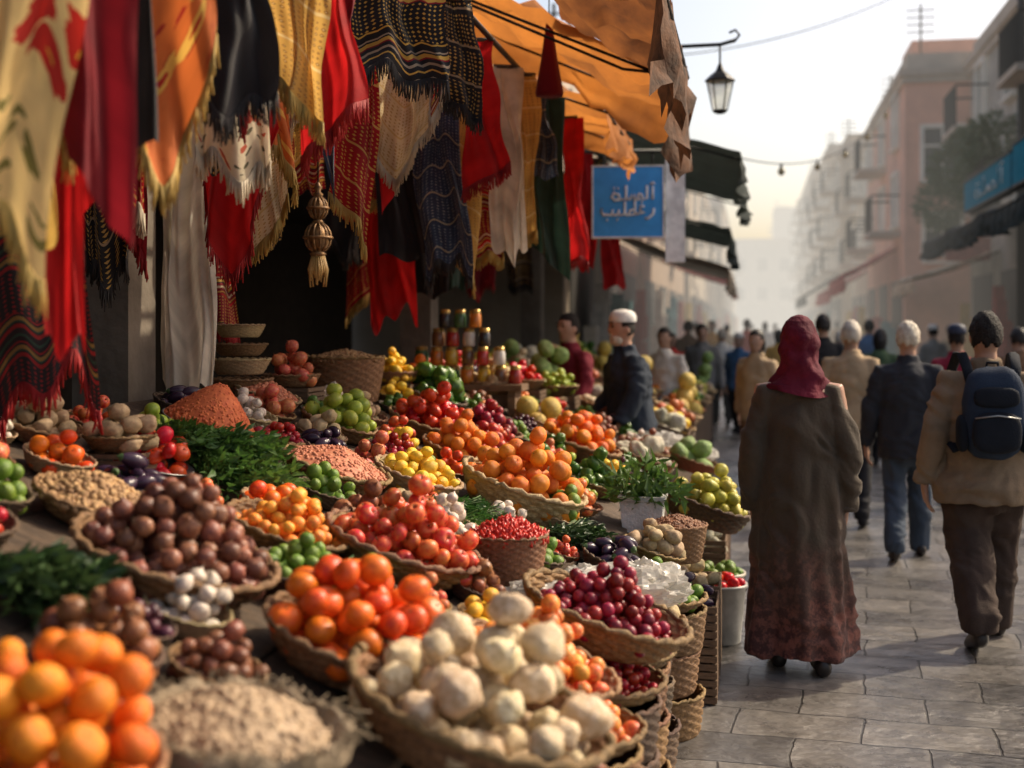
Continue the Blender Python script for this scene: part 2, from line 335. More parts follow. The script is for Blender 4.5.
    if hair=='hijab':
        V=MB(); n=80; rg=[(1.385,.172,.14),(1.41,.16,.135),(1.445,.136,.125),(1.475,.118,.117),(1.52,.104,.112),(1.57,.097,.113),(1.62,.096,.118),(1.67,.093,.118),(1.71,.083,.106),(1.745,.065,.083),(1.768,.04,.05),(1.778,.012,.014),(1.779,0,0)]
        full=[]
        for (z0,a0,b0),(z1,a1,b1) in zip(rg,rg[1:]):
            for k in range(5):
                t=k/5; full.append((z0+(z1-z0)*t,a0+(a1-a0)*t,b0+(b1-b0)*t))
        full.append(rg[-1])
        for z,a,b_ in full:
            for k in range(n):
                q=2*PI*k/n; f=1+(.06*sin(2*q+z*40)+.055*sin(5*q-z*52)+.11*noise.noise(Vector((cos(q)*2.5,sin(q)*2.5,z*16))))*(1 if z<1.66 else max(0,(1.78-z)/.12)*.9)
                V.V.append((a*f*cos(q),.005+b_*f*sin(q)-.008*(z>1.6),z+.02*sin(2*q+.5)*(z<1.42)))
        for i in range(len(full)-1):
            for k in range(n):
                q=2*PI*(k+.5)/n; z=full[i][0]
                if sin(q)>.72 and 1.555<z<1.705: continue
                kk=(k+1)%n; V.F.append((i*n+k,i*n+kk,(i+1)*n+kk,(i+1)*n+k)); V.M.append(0)
        V.build('headscarf',hairm,root)
    return root
M_coat=coat_mat()
g=ground(799,668); person('person in a long dark coat and maroon headscarf walking away on the stone street',g,R(4),1.645,M_coat,M_coat,'hijab',M_maroon,vox=.011,lf=(.04,0),rf=(-.12,.0),lh=(-.222,.05,.80),rh=(.228,.02,.80),robe=True)
g=ground(908,559); person('grey-haired person in a dark jacket and blue jeans striding past the robed walker',g,R(-4),1.63,M_dark,M_jean,'short',H_grey,lf=(-.22,.05),rf=(.2,0),lh=(-.3,.1,.83),rh=(.3,-.06,.83),baggy=1.05,bulk=1.08)
g=ground(986,642); person('person in a tan jacket and loose brown trousers walking at the right edge',g,R(3),1.67,M_tan,M_brown,'short',H_black,lf=(-.3,.09),rf=(.2,0),lh=(-.31,.05,.84),rh=(.32,.02,.84),baggy=1.4,bulk=1.1); gman=g
sel1=fab('seller_maroon',(.2,.02,.035)); sel2=fab('seller_navy',(.028,.038,.055))
p=at(573,325,10.6); person('stallholder in a maroon shirt standing behind the far baskets',(p.x,p.y,0),R(140),1.70,sel1,M_dark,'short',H_black,vox=.014,lf=(0,0),rf=(0,0),lh=(-.25,.22,.95),rh=(.25,.25,.98),lean=.06)
p=at(632,325,9.4); person('bearded person in a white cap and navy jacket standing side-on among the goods',(p.x,p.y,0),R(118),1.70,sel2,M_dark,'cap',M_white,vox=.014,lf=(.05,0),rf=(-.05,0),lh=(-.25,.2,.92),rh=(.25,.2,.92),lean=.1,bulk=1.2,beard=H_grey)
def fm(n,c): return fab(n,c,True,0)
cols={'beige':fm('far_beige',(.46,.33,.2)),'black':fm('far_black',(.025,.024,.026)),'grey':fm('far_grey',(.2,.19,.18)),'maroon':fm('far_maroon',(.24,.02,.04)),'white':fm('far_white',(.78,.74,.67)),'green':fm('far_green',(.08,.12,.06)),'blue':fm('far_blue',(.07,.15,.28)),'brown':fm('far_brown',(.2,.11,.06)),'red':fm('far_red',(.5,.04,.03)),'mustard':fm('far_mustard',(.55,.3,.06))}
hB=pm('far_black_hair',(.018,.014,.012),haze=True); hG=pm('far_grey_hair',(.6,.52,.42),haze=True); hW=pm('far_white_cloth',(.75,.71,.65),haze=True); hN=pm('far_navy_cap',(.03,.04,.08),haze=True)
crowd=[(851,10.2,1.64,'beige','black','short',hG,-6,'grey-haired person in a beige coat just right of the headscarf'),
(757,12.5,1.56,'beige','brown','long',hB,150,'dark-haired person in a beige top beside the robed walker'),
(823,13.5,1.72,'black','black','short',hB,0,'dark-haired tall person in black behind the maroon headscarf'),
(957,11.3,1.6,'maroon','black','cap',hN,0,'person in a maroon top and navy cap between the two right-hand walkers'),
(1019,12.5,1.58,'brown','black','short',hB,10,'person in brown half cut off by the right edge of the photo'),
(880,14.5,1.56,'green','black','long',hB,-15,'long-haired person in dark green left of the grey-haired walker'),
(665,13.5,1.58,'white','grey','short',hB,170,'person in a white shirt at the far stalls beside the navy jacket'),
(702,17,1.62,'grey','black','short',hB,180,'person in a grey jacket among the far stalls'),
(722,20.5,1.55,'white','black','short',hG,20,'grey-haired person in white further down the stalls'),
(739,19,1.48,'blue','black','cap',hW,160,'person in blue with a white cap beside the far stalls'),
(688,22,1.68,'brown','black','short',hB,0,'person in brown by the left shop fronts'),
(779,21,1.53,'mustard','brown','long',hB,20,'person in a mustard top left of the headscarf'),
(747,29,1.74,'red','black','short',hB,0,'person in a red shirt in the left part of the crowd'),
(727,34,1.62,'beige','black','cap',hN,0,'person in beige with a navy cap deep in the crowd'),
(765,37,1.7,'white','grey','long',hB,0,'person in white with long dark hair deep in the crowd'),
(840,18,1.52,'maroon','black','short',hG,0,'grey-haired person in maroon right of the robed walker'),
(869,21,1.69,'blue','black','short',hB,0,'dark-haired person in a blue top behind the beige coat'),
(933,21,1.6,'grey','black','cap',hW,30,'person in grey with a white cap below the right awning'),
(893,34,1.7,'white','brown','long',hB,0,'long-haired person in white far along the right shops'),
(858,36,1.6,'beige','black','short',hB,0,'person in beige deep in the crowd at right'),
(775,46,1.66,'black','black','short',hB,0,'person in black furthest along the middle of the street'),
(837,46,1.76,'beige','brown','long',hB,0,'long-haired person in beige furthest along the right side'),
(712,27,1.7,'mustard','black','short',hB,140,'person in mustard facing the left shop fronts'),
(914,31,1.63,'maroon','black','short',hB,-40,'person in maroon by the red awning on the right'),
(671,18,1.5,'red','black','long',hB,170,'long-haired person in red among the far stalls'),
(950,25,1.6,'beige','black','short',hB,15,'person in beige walking under the right-hand awnings'),
(696,30,1.66,'white','brown','cap',hN,60,'person in white with a navy cap by the left shops'),
(793,33,1.7,'green','black','short',hB,0,'person in green just left of the robed walker, far back'),
(752,52,1.64,'mustard','black','short',hB,0,'person in mustard furthest down the left side')]
protoP={}
for (px,d,h,tc_,bc,hr,hm,fa,lab) in crowd:
    p=at(px,325,d); k=hr+('n' if d<14 else 'f')
    if k not in protoP:
        r=person(lab,(p.x,p.y,0),R(fa),h,cols[tc_],cols[bc],hr,hm,vox=.018 if d<14 else .026,crowd=True,sk=hskin,shoe=cols['black'],lf=(.16,0),rf=(-.14,.04),group='shoppers in the crowd'); protoP[k]=r
    else:
        q=protoP[k]; r=q.copy(); C.objects.link(r); r.location=(p.x,p.y,0); r.rotation_euler=(0,0,R(fa+(px%7-3)*5)); r.scale=(h/1.775*(.95+.02*(px%6)),h/1.775,h/1.775); r['label']=lab
        for ch in q.children:
            c=ch.copy(); C.objects.link(c); c.parent=r
            b=ch.name.split('.')[0]
            if b=='jacket': setmat(c,cols[tc_])
            elif b=='trousers': setmat(c,cols[bc])
            elif b=='cap' or (b=='hair' and hr!='cap'): setmat(c,hm)
# backpack
bpm=fab('backpack_nylon',(.026,.04,.068)); bpd=fab('backpack_trim',(.012,.015,.022))
bk=empty('backpack',gman+Vector((0,-.15,.95))); tag(bk,'dark blue backpack worn on the back of the tan jacket','backpack')
def rbox(c,s,p=3.2,n=24,m=16):
    b=MB(); b.ell((0,0,0),1,n,m); o=[]
    for x,y,z in b.V:
        k=(abs(x)**p+abs(y)**p+abs(z)**p)**(-1/p) if (x or y or z) else 1
        w=1+.05*noise.noise(Vector((x*3,y*3,z*3+c[2]*9)))
        o.append((c[0]+x*k*s[0]*w,c[1]+y*k*s[1]*w,c[2]+z*k*s[2]*w))
    b.V=o; return b
rbox((0,-.06,.22),(.145,.085,.225)).build('pack_body',bpm,bk); rbox((0,-.15,.13),(.112,.035,.1)).build('front_pocket',bpd,bk); rbox((0,-.145,.3),(.105,.025,.05)).build('top_pocket',bpd,bk)
for s in(-1,1):
    rbox((s*.145,-.06,.12),(.03,.06,.09)).build('side_pocket',bpd,bk)
    MB().tube([(s*.1,-.03,.36),(s*.115,.0,.44),(s*.125,.1,.505),(s*.13,.2,.505),(s*.14,.32,.42),(s*.15,.32,.25),(s*.2,.2,.1),(s*.16,0,.03)],[(.026,.009)]*8,8).build('shoulder_strap',bpd,bk)
MB().tube([(-.03,-.02,.43),(-.025,-.03,.465),(.025,-.03,.465),(.03,-.02,.43)],.008,8).build('grab_handle',bpd,bk)
MB().tube([(-.105,-.178,.2),(0,-.186,.215),(.105,-.178,.2)],.004,6).build('zip',steel,bk)
# ---------------------------------------------------------------- ground
st=MB(); st.add([(-400,-30,0),(400,-30,0),(400,900,0),(-400,900,0)],[(0,1,2,3)]); o=st.build('ground',stone_mat(),None,False); o['kind']='structure'
pv=MB().bb((3.3,8,.0),(60,140,.12)); o=pv.build('pavement',pm('pavement_stone',(.2,.18,.16),haze=True,bump=.3),None,False); o['kind']='structure'
# ---------------------------------------------------------------- buildings
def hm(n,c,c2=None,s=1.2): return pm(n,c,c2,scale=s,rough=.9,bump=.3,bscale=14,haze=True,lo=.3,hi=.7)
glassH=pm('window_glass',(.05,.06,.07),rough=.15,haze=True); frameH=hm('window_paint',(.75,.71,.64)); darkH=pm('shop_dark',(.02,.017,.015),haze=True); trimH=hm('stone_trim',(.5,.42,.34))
goods=[hm('shop_goods_'+n,c,s=6) for n,c in (('red',(.35,.06,.04)),('yellow',(.5,.33,.08)),('white',(.6,.56,.5)),('teal',(.08,.2,.22)))]
def building(label,x0,x1,y0,y1,h,m,side=-1,floors=3,ny=4,ex=(),bal=True,name='building'):
    root=empty(name,((x0+x1)/2,(y0+y1)/2,0)); tag(root,label,'building')
    MB().bb((x0,y0,0),(x1,y1,h)).build('wall',m,root,False,True)
    fx=x0 if side<0 else x1
    c=MB(); c.bb((x0-.14,y0-.14,h),(x1+.14,y1+.14,h+.16)); c.bb((x0-.08,y0-.08,h-.16),(x1+.08,y1+.08,h-.003)); c.bb((x0+.05,y0+.05,h+.163),(x1-.05,y1-.05,h+.55)); c.build('cornice',trimH,root,False,True)
    rr=random.Random(int(y0*7)); t=MB()                              # roof clutter: stair head, aerial
    a=y0+(y1-y0)*rr.uniform(.3,.7); q=fx-side*1.4; t.bb((q-.9,a-1.1,h+.553),(q+.9,a+1.1,h+1.5)); t.build('roof_hut',m,root,False,True)
    t=MB(); a=y0+(y1-y0)*rr.uniform(.1,.25); t.tube([(fx-side*.5,a,h+.5),(fx-side*.5,a,h+2.)],.03,5); 
    for k in range(4): t.tube([(fx-side*.5-.35,a,h+1.3+k*.18),(fx-side*.5+.35,a,h+1.3+k*.18)],.02,4)
    t.build('aerial',darkH,root,False,True)
    def win(face,a,z,w,hh):
        f=MB(); p=MB(); t=.09
        def bx(mb,a0,z0,a1,z1,o0,o1):
            if face=='x': mb.bb((fx+side*o0,a0,z0),(fx+side*o1,a1,z1))
            else: mb.bb((a0,y0-o0,z0),(a1,y0-o1,z1))
        bx(f,a-w/2-t,z-t,a-w/2,z+hh+t,.003,.1); bx(f,a+w/2,z-t,a+w/2+t,z+hh+t,.003,.1); bx(f,a-w/2,z+hh,a+w/2,z+hh+t,.003,.1); bx(f,a-w/2-.06,z-t-.06,a+w/2+.06,z-t,.003,.16); bx(f,a-.025,z,a+.025,z+hh,.02,.06); bx(f,a-w/2,z+hh*.62,a-.026,z+hh*.62+.05,.02,.06)
        fo=f.build('window',frameH,root,False,True); bx(p,a-w/2,z,a+w/2,z+hh,.004,.018); p.build('pane',glassH,fo,False)
    fh=(h-3.6)/max(1,floors)
    for k in range(floors):
        z=3.9+k*fh
        for j in range(ny):
            a=y0+(j+.5)*(y1-y0)/ny; win('x',a,z+.25,1.0,min(1.5,fh*.6))
            if bal and (j+k)%2==0:
                b=MB(); b.bb((fx+side*.01,a-.9,z-.12),(fx+side*.75,a+.9,z-.0)); b.build('balcony',trimH,root,False,True)
                rr=MB()
                for q in range(13): rr.tube([(fx+side*.7,a-.85+q*.1417,z),(fx+side*.7,a-.85+q*.1417,z+.85)],.015,4)
                rr.tube([(fx+side*.03,a-.87,z+.87),(fx+side*.7,a-.87,z+.87),(fx+side*.7,a+.87,z+.87),(fx+side*.03,a+.87,z+.87)],.025,4); rr.build('railing',darkH,root,False,True)
    for j in range(ny):
        a=y0+(j+.5)*(y1-y0)/ny; w=(y1-y0)/ny*.36
        MB().bb((fx+side*.004,a-w,.13),(fx+side*.02,a+w,2.7)).build('shop_shade_panel',darkH,root,False,True)  # dark slab on the solid wall, painting the shade inside the shop
        b=MB(); rr=random.Random(j*7+int(y0))
        for q in range(9): b.box((fx+side*.22,a-w+(q+.5)*w*2/9,rr.uniform(.5,1.9)),(.2,w*.15,rr.uniform(.4,1.2)))
        b.build('shop_display',goods[(j+int(y0))%4],root,False,True)
    for e in ex: win('y',*e)
    return root
building('pale grey corner building behind the teal shop fascia at right',4.95,14,18,31.4,7.6,hm('grey_plaster',(.40,.37,.33),(.20,.18,.155)),ny=4,floors=2,ex=())
building('pink plastered building with a white framed window facing the street',3.5,12,31.6,42,7.5,hm('pink_plaster',(.66,.36,.26),(.42,.24,.18),1.),ny=3,floors=2,ex=((4.35,5.1,.85,1.15),(4.35,3.2,.8,1.0)))
building('cream building next beyond the pink one on the right',3.9,13,42.2,54,7.9,hm('cream_plaster',(.60,.52,.40),(.40,.34,.26)),ny=4,floors=2)
building('sand coloured taller building far along the right side',3.5,14,54.2,72,8.6,hm('sand_plaster',(.50,.41,.31)),ny=5,floors=3)
building('ochre building hazy in the far right distance',3.9,16,72.2,95,11.,hm('ochre_plaster',(.46,.36,.26)),ny=5,floors=3)
building('tall hazy block at the far right end of the street',4.0,20,95.2,130,12.5,hm('far_plaster',(.42,.36,.29)),ny=6,floors=4)
building('low shuttered building on the left beyond the blue sign',-12,-2.7,18.2,30,4.8,hm('left_cream',(.42,.34,.26)),1,floors=1,ny=3,bal=False)
building('brown building on the left behind the far awnings',-12,-2.6,30.2,48,6.0,hm('left_brown',(.35,.26,.19)),1,floors=1,ny=4)
building('pale building on the left deep in the haze',-14,-2.4,48.2,80,7.5,hm('left_pale',(.45,.38,.3)),1,floors=2,ny=5)
building('hazy building closing the left end of the street',-16,-2.,80.2,130,9,hm('left_far',(.45,.38,.3)),1,floors=2,ny=6)
building('faint wide building closing the vista at the end of the street',-8,14,180,195,13,hm('vista_plaster',(.5,.44,.37)),floors=3,ny=3,ex=tuple((x,z,1.4,1.8) for x in (-5,-2,1,4,7,10) for z in (5,9)))
building('faint tower block beyond the end of the street',3,13,210,225,20,hm('vista_tower',(.5,.44,.37)),floors=5,ny=3)
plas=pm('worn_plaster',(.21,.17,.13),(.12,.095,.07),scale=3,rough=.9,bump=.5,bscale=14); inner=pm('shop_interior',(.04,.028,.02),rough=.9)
sh=empty('shop_building',(-4,8,0)); tag(sh,'open shop front with stone pillars and a dark room behind the hanging textiles','building')
MB().bb((-6,-2,3.5),(-2.7,18,4.9)).build('upper_wall',plas,sh,False,True)
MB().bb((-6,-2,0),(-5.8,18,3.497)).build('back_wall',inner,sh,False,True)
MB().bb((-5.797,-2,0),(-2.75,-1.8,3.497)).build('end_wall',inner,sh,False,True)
for y in(.0,5.35,10.7,16.4):
    b=MB(); b.bb((-2.98,y-.13,.0),(-2.71,y+.13,3.497)); b.bb((-3.02,y-.17,3.2),(-2.67,y+.17,3.3)); b.bb((-3.02,y-.17,.0),(-2.67,y+.17,.5)); b.build('pillar',plas,sh,False,True)
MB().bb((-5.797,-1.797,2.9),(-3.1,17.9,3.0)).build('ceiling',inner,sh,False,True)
shf=empty('wooden_shelf',(-3.25,3.55,0)); tag(shf,'dark wooden shelf unit inside the shop at far left','shelf')
for z in(.7,1.05,1.4,1.75,2.1): MB().bb((-3.45,2.9,z),(-3.05,4.75,z+.03)).build('shelf_board',dwood,shf,False,True)
for y in(2.86,4.75): MB().bb((-3.45,y,0),(-3.05,y+.04,2.4)).build('shelf_side',dwood,shf,False,True)
# ---------------------------------------------------------------- awnings
def awning(label,xw,xo,y0,y1,zw,zo,m,mv,val=.3,seed=1,jag=.35,side=1,flap=0.,rough_=.03,arms=True):
    root=empty('awning',((xw+xo)/2,(y0+y1)/2,zo)); tag(root,label,'awning')
    nx,ny=22,int(max(22,(y1-y0)*14)); V=MB()
    for i in range(nx+1):
        for j in range(ny+1):
            u=i/nx; v=j/ny; x=xw+(xo-xw)*u; y=y0+(y1-y0)*v
            z=zw+(zo-zw)*u-.12*sin(PI*u)*(.6+.4*sin(v*PI*5))-.07*sin(PI*v*3)**2*u+rough_*(noise.noise(Vector((x*2,y*2,seed)))+.7*noise.noise(Vector((x*6,y*5,seed)))+.3*noise.noise(Vector((x*14,y*9,seed))))
            V.V.append((x,y,z))
    for i in range(nx):
        for j in range(ny):
            a=i*(ny+1)+j; f=(a,a+ny+1,a+ny+2,a+1); V.F.append(f if side>0 else f[::-1]); V.M.append(0)
    V.build('canopy',m,root,True,True)
    def hang(edge,nm,mat_,val,ax):
        W=MB(); nk=8; ne=len(edge)-1
        for k in range(nk+1):
            for j,(x,y,z) in enumerate(edge):
                s_=y if ax=='y' else x
                t=k/nk; L=val*(1+jag*noise.noise(Vector((s_*2.3,seed,0)))+jag*.9*noise.noise(Vector((s_*8,seed,3))))
                o=side*(.004+.06*t*sin(s_*13+seed)+.08*t*noise.noise(Vector((s_*5,t*3,seed))))
                W.V.append((x+o,y,z-t*L) if ax=='y' else (x,y+abs(o)+.003,z-t*L))
        for k in range(nk):
            for j in range(ne):
                a=k*(ne+1)+j; W.F.append((a,a+ne+1,a+ne+2,a+1)); W.M.append(0)
        W.build(nm,mat_,root,True,True)
    hang([V.V[nx*(ny+1)+j] for j in range(ny+1)],'valance',mv,val,'y')
    if flap: hang([V.V[i*(ny+1)+ny] for i in range(nx+1)],'end_flap',m,flap,'x')
    for y in (y0+.06,y1-.06):
        MB().tube([(-2.69 if not arms else xw,y,zw-.1 if arms else 3.9),((xw+xo)/2,y,(zw+zo)/2-.16),(xo,y,zo-.06)],.009,6).build('arm',iron,root,True,True)
    MB().tube([(xo,y0,zo-.06),(xo,y1,zo-.06)],.012,6).build('front_bar',iron,root,True,True)
    return root
aw_or=pm('orange_canvas',(.66,.25,.05),(.22,.085,.03),scale=1.6,rough=.85,trans=.45,bump=.4,bscale=40,lo=.3,hi=.72); aw_br=pm('brown_valance',(.04,.022,.014),(.15,.07,.035),scale=9,rough=.9,bump=.5,trans=.1); aw_dk=pm('dark_green_canvas',(.04,.054,.05),(.027,.035,.033),rough=.85,haze=True,trans=.15); aw_cr=pm('cream_canvas',(.55,.44,.31),rough=.85,haze=True); aw_rd=pm('red_canvas',(.42,.05,.04),rough=.85,haze=True,trans=.2)
awning('orange weathered canvas awning over the hanging textiles',-2.68,-.42,6.9,8.1,4.15,2.98,aw_or,aw_br,.4,2,jag=.55,flap=.26,rough_=.12)
awning('narrow ragged brown cloth strip stretched ahead of the orange awning',-1.05,-.36,4.9,7.0,3.3,3.0,pm('brown_canvas',(.34,.13,.04),(.12,.05,.025),scale=3,rough=.9,trans=.35,bump=.4),aw_br,.42,21,jag=.6,rough_=.12,arms=False)
awning('smaller orange awning behind the weathered one',-2.68,-.95,8.3,10.1,3.9,3.05,aw_or,aw_or,.25,5,flap=.2,rough_=.1)
awning('dark green awning above the blue sign',-2.66,-.12,10.9,15.4,4.0,3.05,aw_dk,aw_dk,.26,3,jag=.07)
awning('second dark awning lower behind the blue sign',-2.66,-.3,16,19.5,3.6,2.8,aw_dk,aw_dk,.34,6,jag=.07)
awning('cream awning on the left beyond the dark ones',-2.66,-.4,20,25,3.3,2.5,aw_cr,aw_cr,.3,7,jag=.1)
awning('red awning far down the left side',-2.56,-.5,26,33,3.4,2.6,aw_rd,aw_rd,.3,8,jag=.1)
awning('dark awning over the right-hand shop front',4.93,3.35,17,27,3.75,3.28,aw_dk,aw_dk,.36,9,jag=.08,side=-1)
awning('cream awning on the right below the pink building',4.9,3.2,27.5,31.3,3.2,2.6,aw_cr,aw_cr,.3,12,jag=.08,side=-1)
awning('faded red awning on the pink building',3.47,2.2,33,40,3.6,2.9,aw_rd,aw_rd,.4,13,jag=.08,side=-1)
awning('second red awning further right along the street',3.87,2.4,43,52,3.6,2.8,aw_rd,aw_rd,.4,14,jag=.08,side=-1)
awning('dark awning far along the right side',3.47,2.1,55,68,3.8,2.9,aw_dk,aw_dk,.4,15,jag=.08,side=-1)
# ---------------------------------------------------------------- sign with lettering
blue=pm('sign_blue',(.05,.34,.78),(.04,.28,.66),rough=.45); wht=pm('sign_white',(.9,.89,.86),rough=.5); teal=pm('fascia_teal',(.03,.21,.31),(.025,.15,.22),rough=.95,spec=.03,haze=True); hwh=pm('fascia_white',(.8,.8,.76),haze=True)
strokes=[[(.90,.60),(.90,.86)],[(.86,.90),(.91,.93),(.93,.90)],[(.81,.88),(.81,.63),(.74,.60),(.73,.69),(.69,.72),(.66,.66),(.70,.61),(.62,.60)],[(.62,.60),(.61,.70),(.58,.61),(.57,.70),(.54,.61),(.48,.60)],[(.48,.88),(.48,.61),(.38,.60)],[(.38,.60),(.36,.70),(.29,.73),(.25,.65),(.30,.59),(.38,.60)],[(.28,.82),(.30,.82)],[(.34,.82),(.36,.82)],
[(.92,.43),(.91,.32),(.83,.23),(.78,.23)],[(.77,.46),(.70,.47),(.69,.40),(.77,.35),(.62,.31)],[(.62,.58),(.62,.31),(.54,.30),(.53,.38),(.60,.40)],[(.54,.30),(.46,.31)],[(.46,.56),(.46,.31),(.36,.30)],[(.37,.40),(.35,.30),(.26,.30)],[(.27,.40),(.25,.30),(.12,.30),(.09,.36),(.10,.43)],[(.33,.21),(.35,.21)],[(.17,.20),(.19,.20)],[(.72,.54),(.74,.54)]]
def lettering(o,ux,uy,nrm,sel=slice(None),t=.018):
    b=MB()
    for s in strokes[sel]:
        b.tube([o+ux*a+uy*c+nrm*.006 for a,c in s],t,6)
    return b
p=at(628,202,10.6); sg=empty('blue_shop_sign',p); tag(sg,'blue hanging shop sign with white Arabic lettering under the dark awning','sign')
ux=Vector((cos(R(6)),sin(R(6)),0)); nv=Vector((sin(R(6)),-cos(R(6)),0)); uz=Vector((0,0,1)); rot=Matrix.Rotation(R(6),3,'Z')
MB().box(p,(.58,.05,.58),rot).build('board',blue,sg,False,True)
f=MB()
for a,b,w,h in((0,.295,.60,.012),(0,-.295,.60,.012),(-.292,0,.012,.574),(.292,0,.012,.574)): f.box(p+ux*a+uz*b,(w,.07,h),rot)
f.build('frame',wht,sg,False,True)
lettering(p-ux*.265-uz*.235+nv*.025,ux*.52,uz*.42,nv,slice(None),.0112).build('lettering',wht,sg,True,True)
MB().box(p+ux*.385-uz*.07+Vector((0,.04,0)),(.16,.05,.86),rot).build('side_panel',wht,sg,False,True)
f=MB(); f.tube([p+ux*.3+uz*.42,p-ux*1.6+uz*.42],.018,6)
for a in(-.2,.2): f.tube([p+ux*a+uz*.42,p+ux*a+uz*.30],.01,6)
f.build('bracket',iron,sg,True,True)
b=empty('red_shop_sign',at(968,249,27)); q=b.location.copy(); tag(b,'small faded red sign under the right-hand awning','sign'); MB().box(q,(.9,.12,.5)).build('board',pm('sign_red',(.3,.11,.08),haze=True),b,False,True); MB().box(q+Vector((0,.0,.265)),(.94,.16,.03)).build('frame',frameH,b,False,True)
for i,(y0,y1,z0,z1) in enumerate(((16.9,20.6,3.72,4.32),(20.75,25.2,3.72,4.25))):
    r=empty('shop_fascia',(3.9,(y0+y1)/2,3.9)); tag(r,['nearest teal shop fascia with pale lettering at the right edge','second teal shop fascia further along above the dark awning'][i],'sign')
    MB().bb((3.86,y0,z0),(4.0,y1,z1)).build('board',teal,r,False,True); f=MB(); f.bb((3.84,y0,z1+.002),(4.02,y1,z1+.04)); f.bb((3.84,y0,z0-.04),(4.02,y1,z0-.002)); f.build('trim',darkH,r,False,True)
    lettering(Vector((3.86,y1-.3,z0-.5)),Vector((0,-(y1-y0-.6),0)),Vector((0,0,1.05)),Vector((-1,0,0)),slice(0,8),.013).build('lettering',hwh,r,True,True)
    f=MB(); 
    for y in(y0+.2,y1-.2): f.tube([(4.0,y,z0+.3),(4.95,y,z0+.4)],.03,6)
    f.build('bracket',darkH,r,True,True)
# ---------------------------------------------------------------- street lantern
p=at(720,92,10); ln=empty('street_lantern',p); tag(ln,'iron wall lantern with pale glass hanging over the street beside the awning','lantern')
gl=pm('lantern_glass',(.85,.9,.82),rough=.2,trans=.7,clear=.5)
b=MB(); b.lathe([(.03,-.17),(.05,-.16),(.055,-.14)],6,p); b.lathe([(.115,.08),(.12,.09),(.08,.13),(.035,.165),(.02,.2),(0.006,.24)],6,p)
for k in range(6):
    a=2*PI*k/6; b.tube([p+Vector((.055*cos(a),.055*sin(a),-.15)),p+Vector((.105*cos(a),.105*sin(a),.09))],.005,5)
b.build('frame',iron,ln,False,True); MB().lathe([(.048,-.145),(.1,.085)],6,p).build('glass',gl,ln,False,True)
f=MB(); f.tube([p+Vector((0,0,.23)),p+Vector((0,0,.36))],.008,6); f.tube([p+Vector((.12,0,.40)),p+Vector((0,0,.37)),p+Vector((-1.2,0,.36)),Vector((-2.7,p.y,p.z+.34))],.016,6)
f.tube([p+Vector((.12,0,.40)),p+Vector((.15,0,.44)),p+Vector((.12,0,.48)),p+Vector((.07,0,.46))],.01,6); f.build('bracket_arm',iron,ln,True,True)
bulbm=pm('bulb_glass',(.6,.5,.3),rough=.2,trans=.3)
def cable(label,a,b,sag,nb,name='cable'):
    pts=[a.lerp(b,t/24)-Vector((0,0,sag*4*(t/24)*(1-t/24))) for t in range(25)]
    o=MB().tube(pts,.009,5).build(name,iron); tag(o,label,'cable')
    for k in range(nb):
        q=pts[int((k+1)*24/(nb+1))]; r=empty('festoon_bulb',q); tag(r,'small bulb hanging on the cable across the street','bulb','festoon bulbs across the street')
        MB().lathe([(.02,-.0),(.022,-.06)],8).build('socket',iron,r); MB().ell((0,0,-.11),(.05,.05,.06),10,8).build('glass',bulbm,r)
cable('thin cable with bulbs strung from the left awning to the pink building',at(733,156,15.5),Vector((3.5,32.5,7.4)),.7,5,'festoon_cable')
cable('bare cable crossing the sky at the top of the photo',Vector((-2.7,17,5.2)),Vector((4.95,24,9.)),.8,0)
pl=empty('utility_pole',(4.55,23.5,0)); tag(pl,'thin dark utility pole in front of the grey corner building','pole')
MB().tube([(0,0,.12),(0,0,9.4)],[.09,.06],10).build('shaft',darkH,pl); MB().box((0,0,8.9),(.08,1.1,.08)).build('crossarm',darkH,pl,False); MB().tube([(0,0,9.1),(-.7,0,9.35),(-.9,0,9.25)],.025,6).build('lamp_arm',darkH,pl)
# ---------------------------------------------------------------- leaves
def leafmesh(name,pts,size,mat,seed=0,long=2.0):
    rr=random.Random(seed); V=[];Fs=[]
    for p,dirn in pts:
        t=Vector(dirn)+Vector((rr.uniform(-.6,.6),rr.uniform(-.6,.6),rr.uniform(-.5,.5))); t.normalize()
        s=t.cross(Vector((rr.uniform(-1,1),rr.uniform(-1,1),rr.uniform(-1,1)))); s.normalize(); n=t.cross(s); z=size*rr.uniform(.6,1.3); p=Vector(p); o=len(V)
        V+= [p,p+t*z*.5*long*.6+s*z*.42+n*z*.12,p+t*z*long*.5-n*z*.08,p+t*z*.5*long*.6-s*z*.42+n*z*.12,p+t*z*long-n*z*.35]
        Fs+=[(o,o+1,o+2),(o,o+2,o+3),(o+1,o+4,o+2),(o+2,o+4,o+3)]
    b=MB(); b.add(V,Fs); return b.mesh(name,mat,False)
lf=[pm('herb_green',(.095,.19,.035),(.045,.10,.02),rnd=.3,trans=.35,rough=.5),pm('dark_leaf',(.045,.085,.026),(.022,.048,.016),rnd=.3,trans=.25,rough=.4),pm('ivy_green',(.06,.095,.03),haze=True,trans=.2)]
OCC=[]
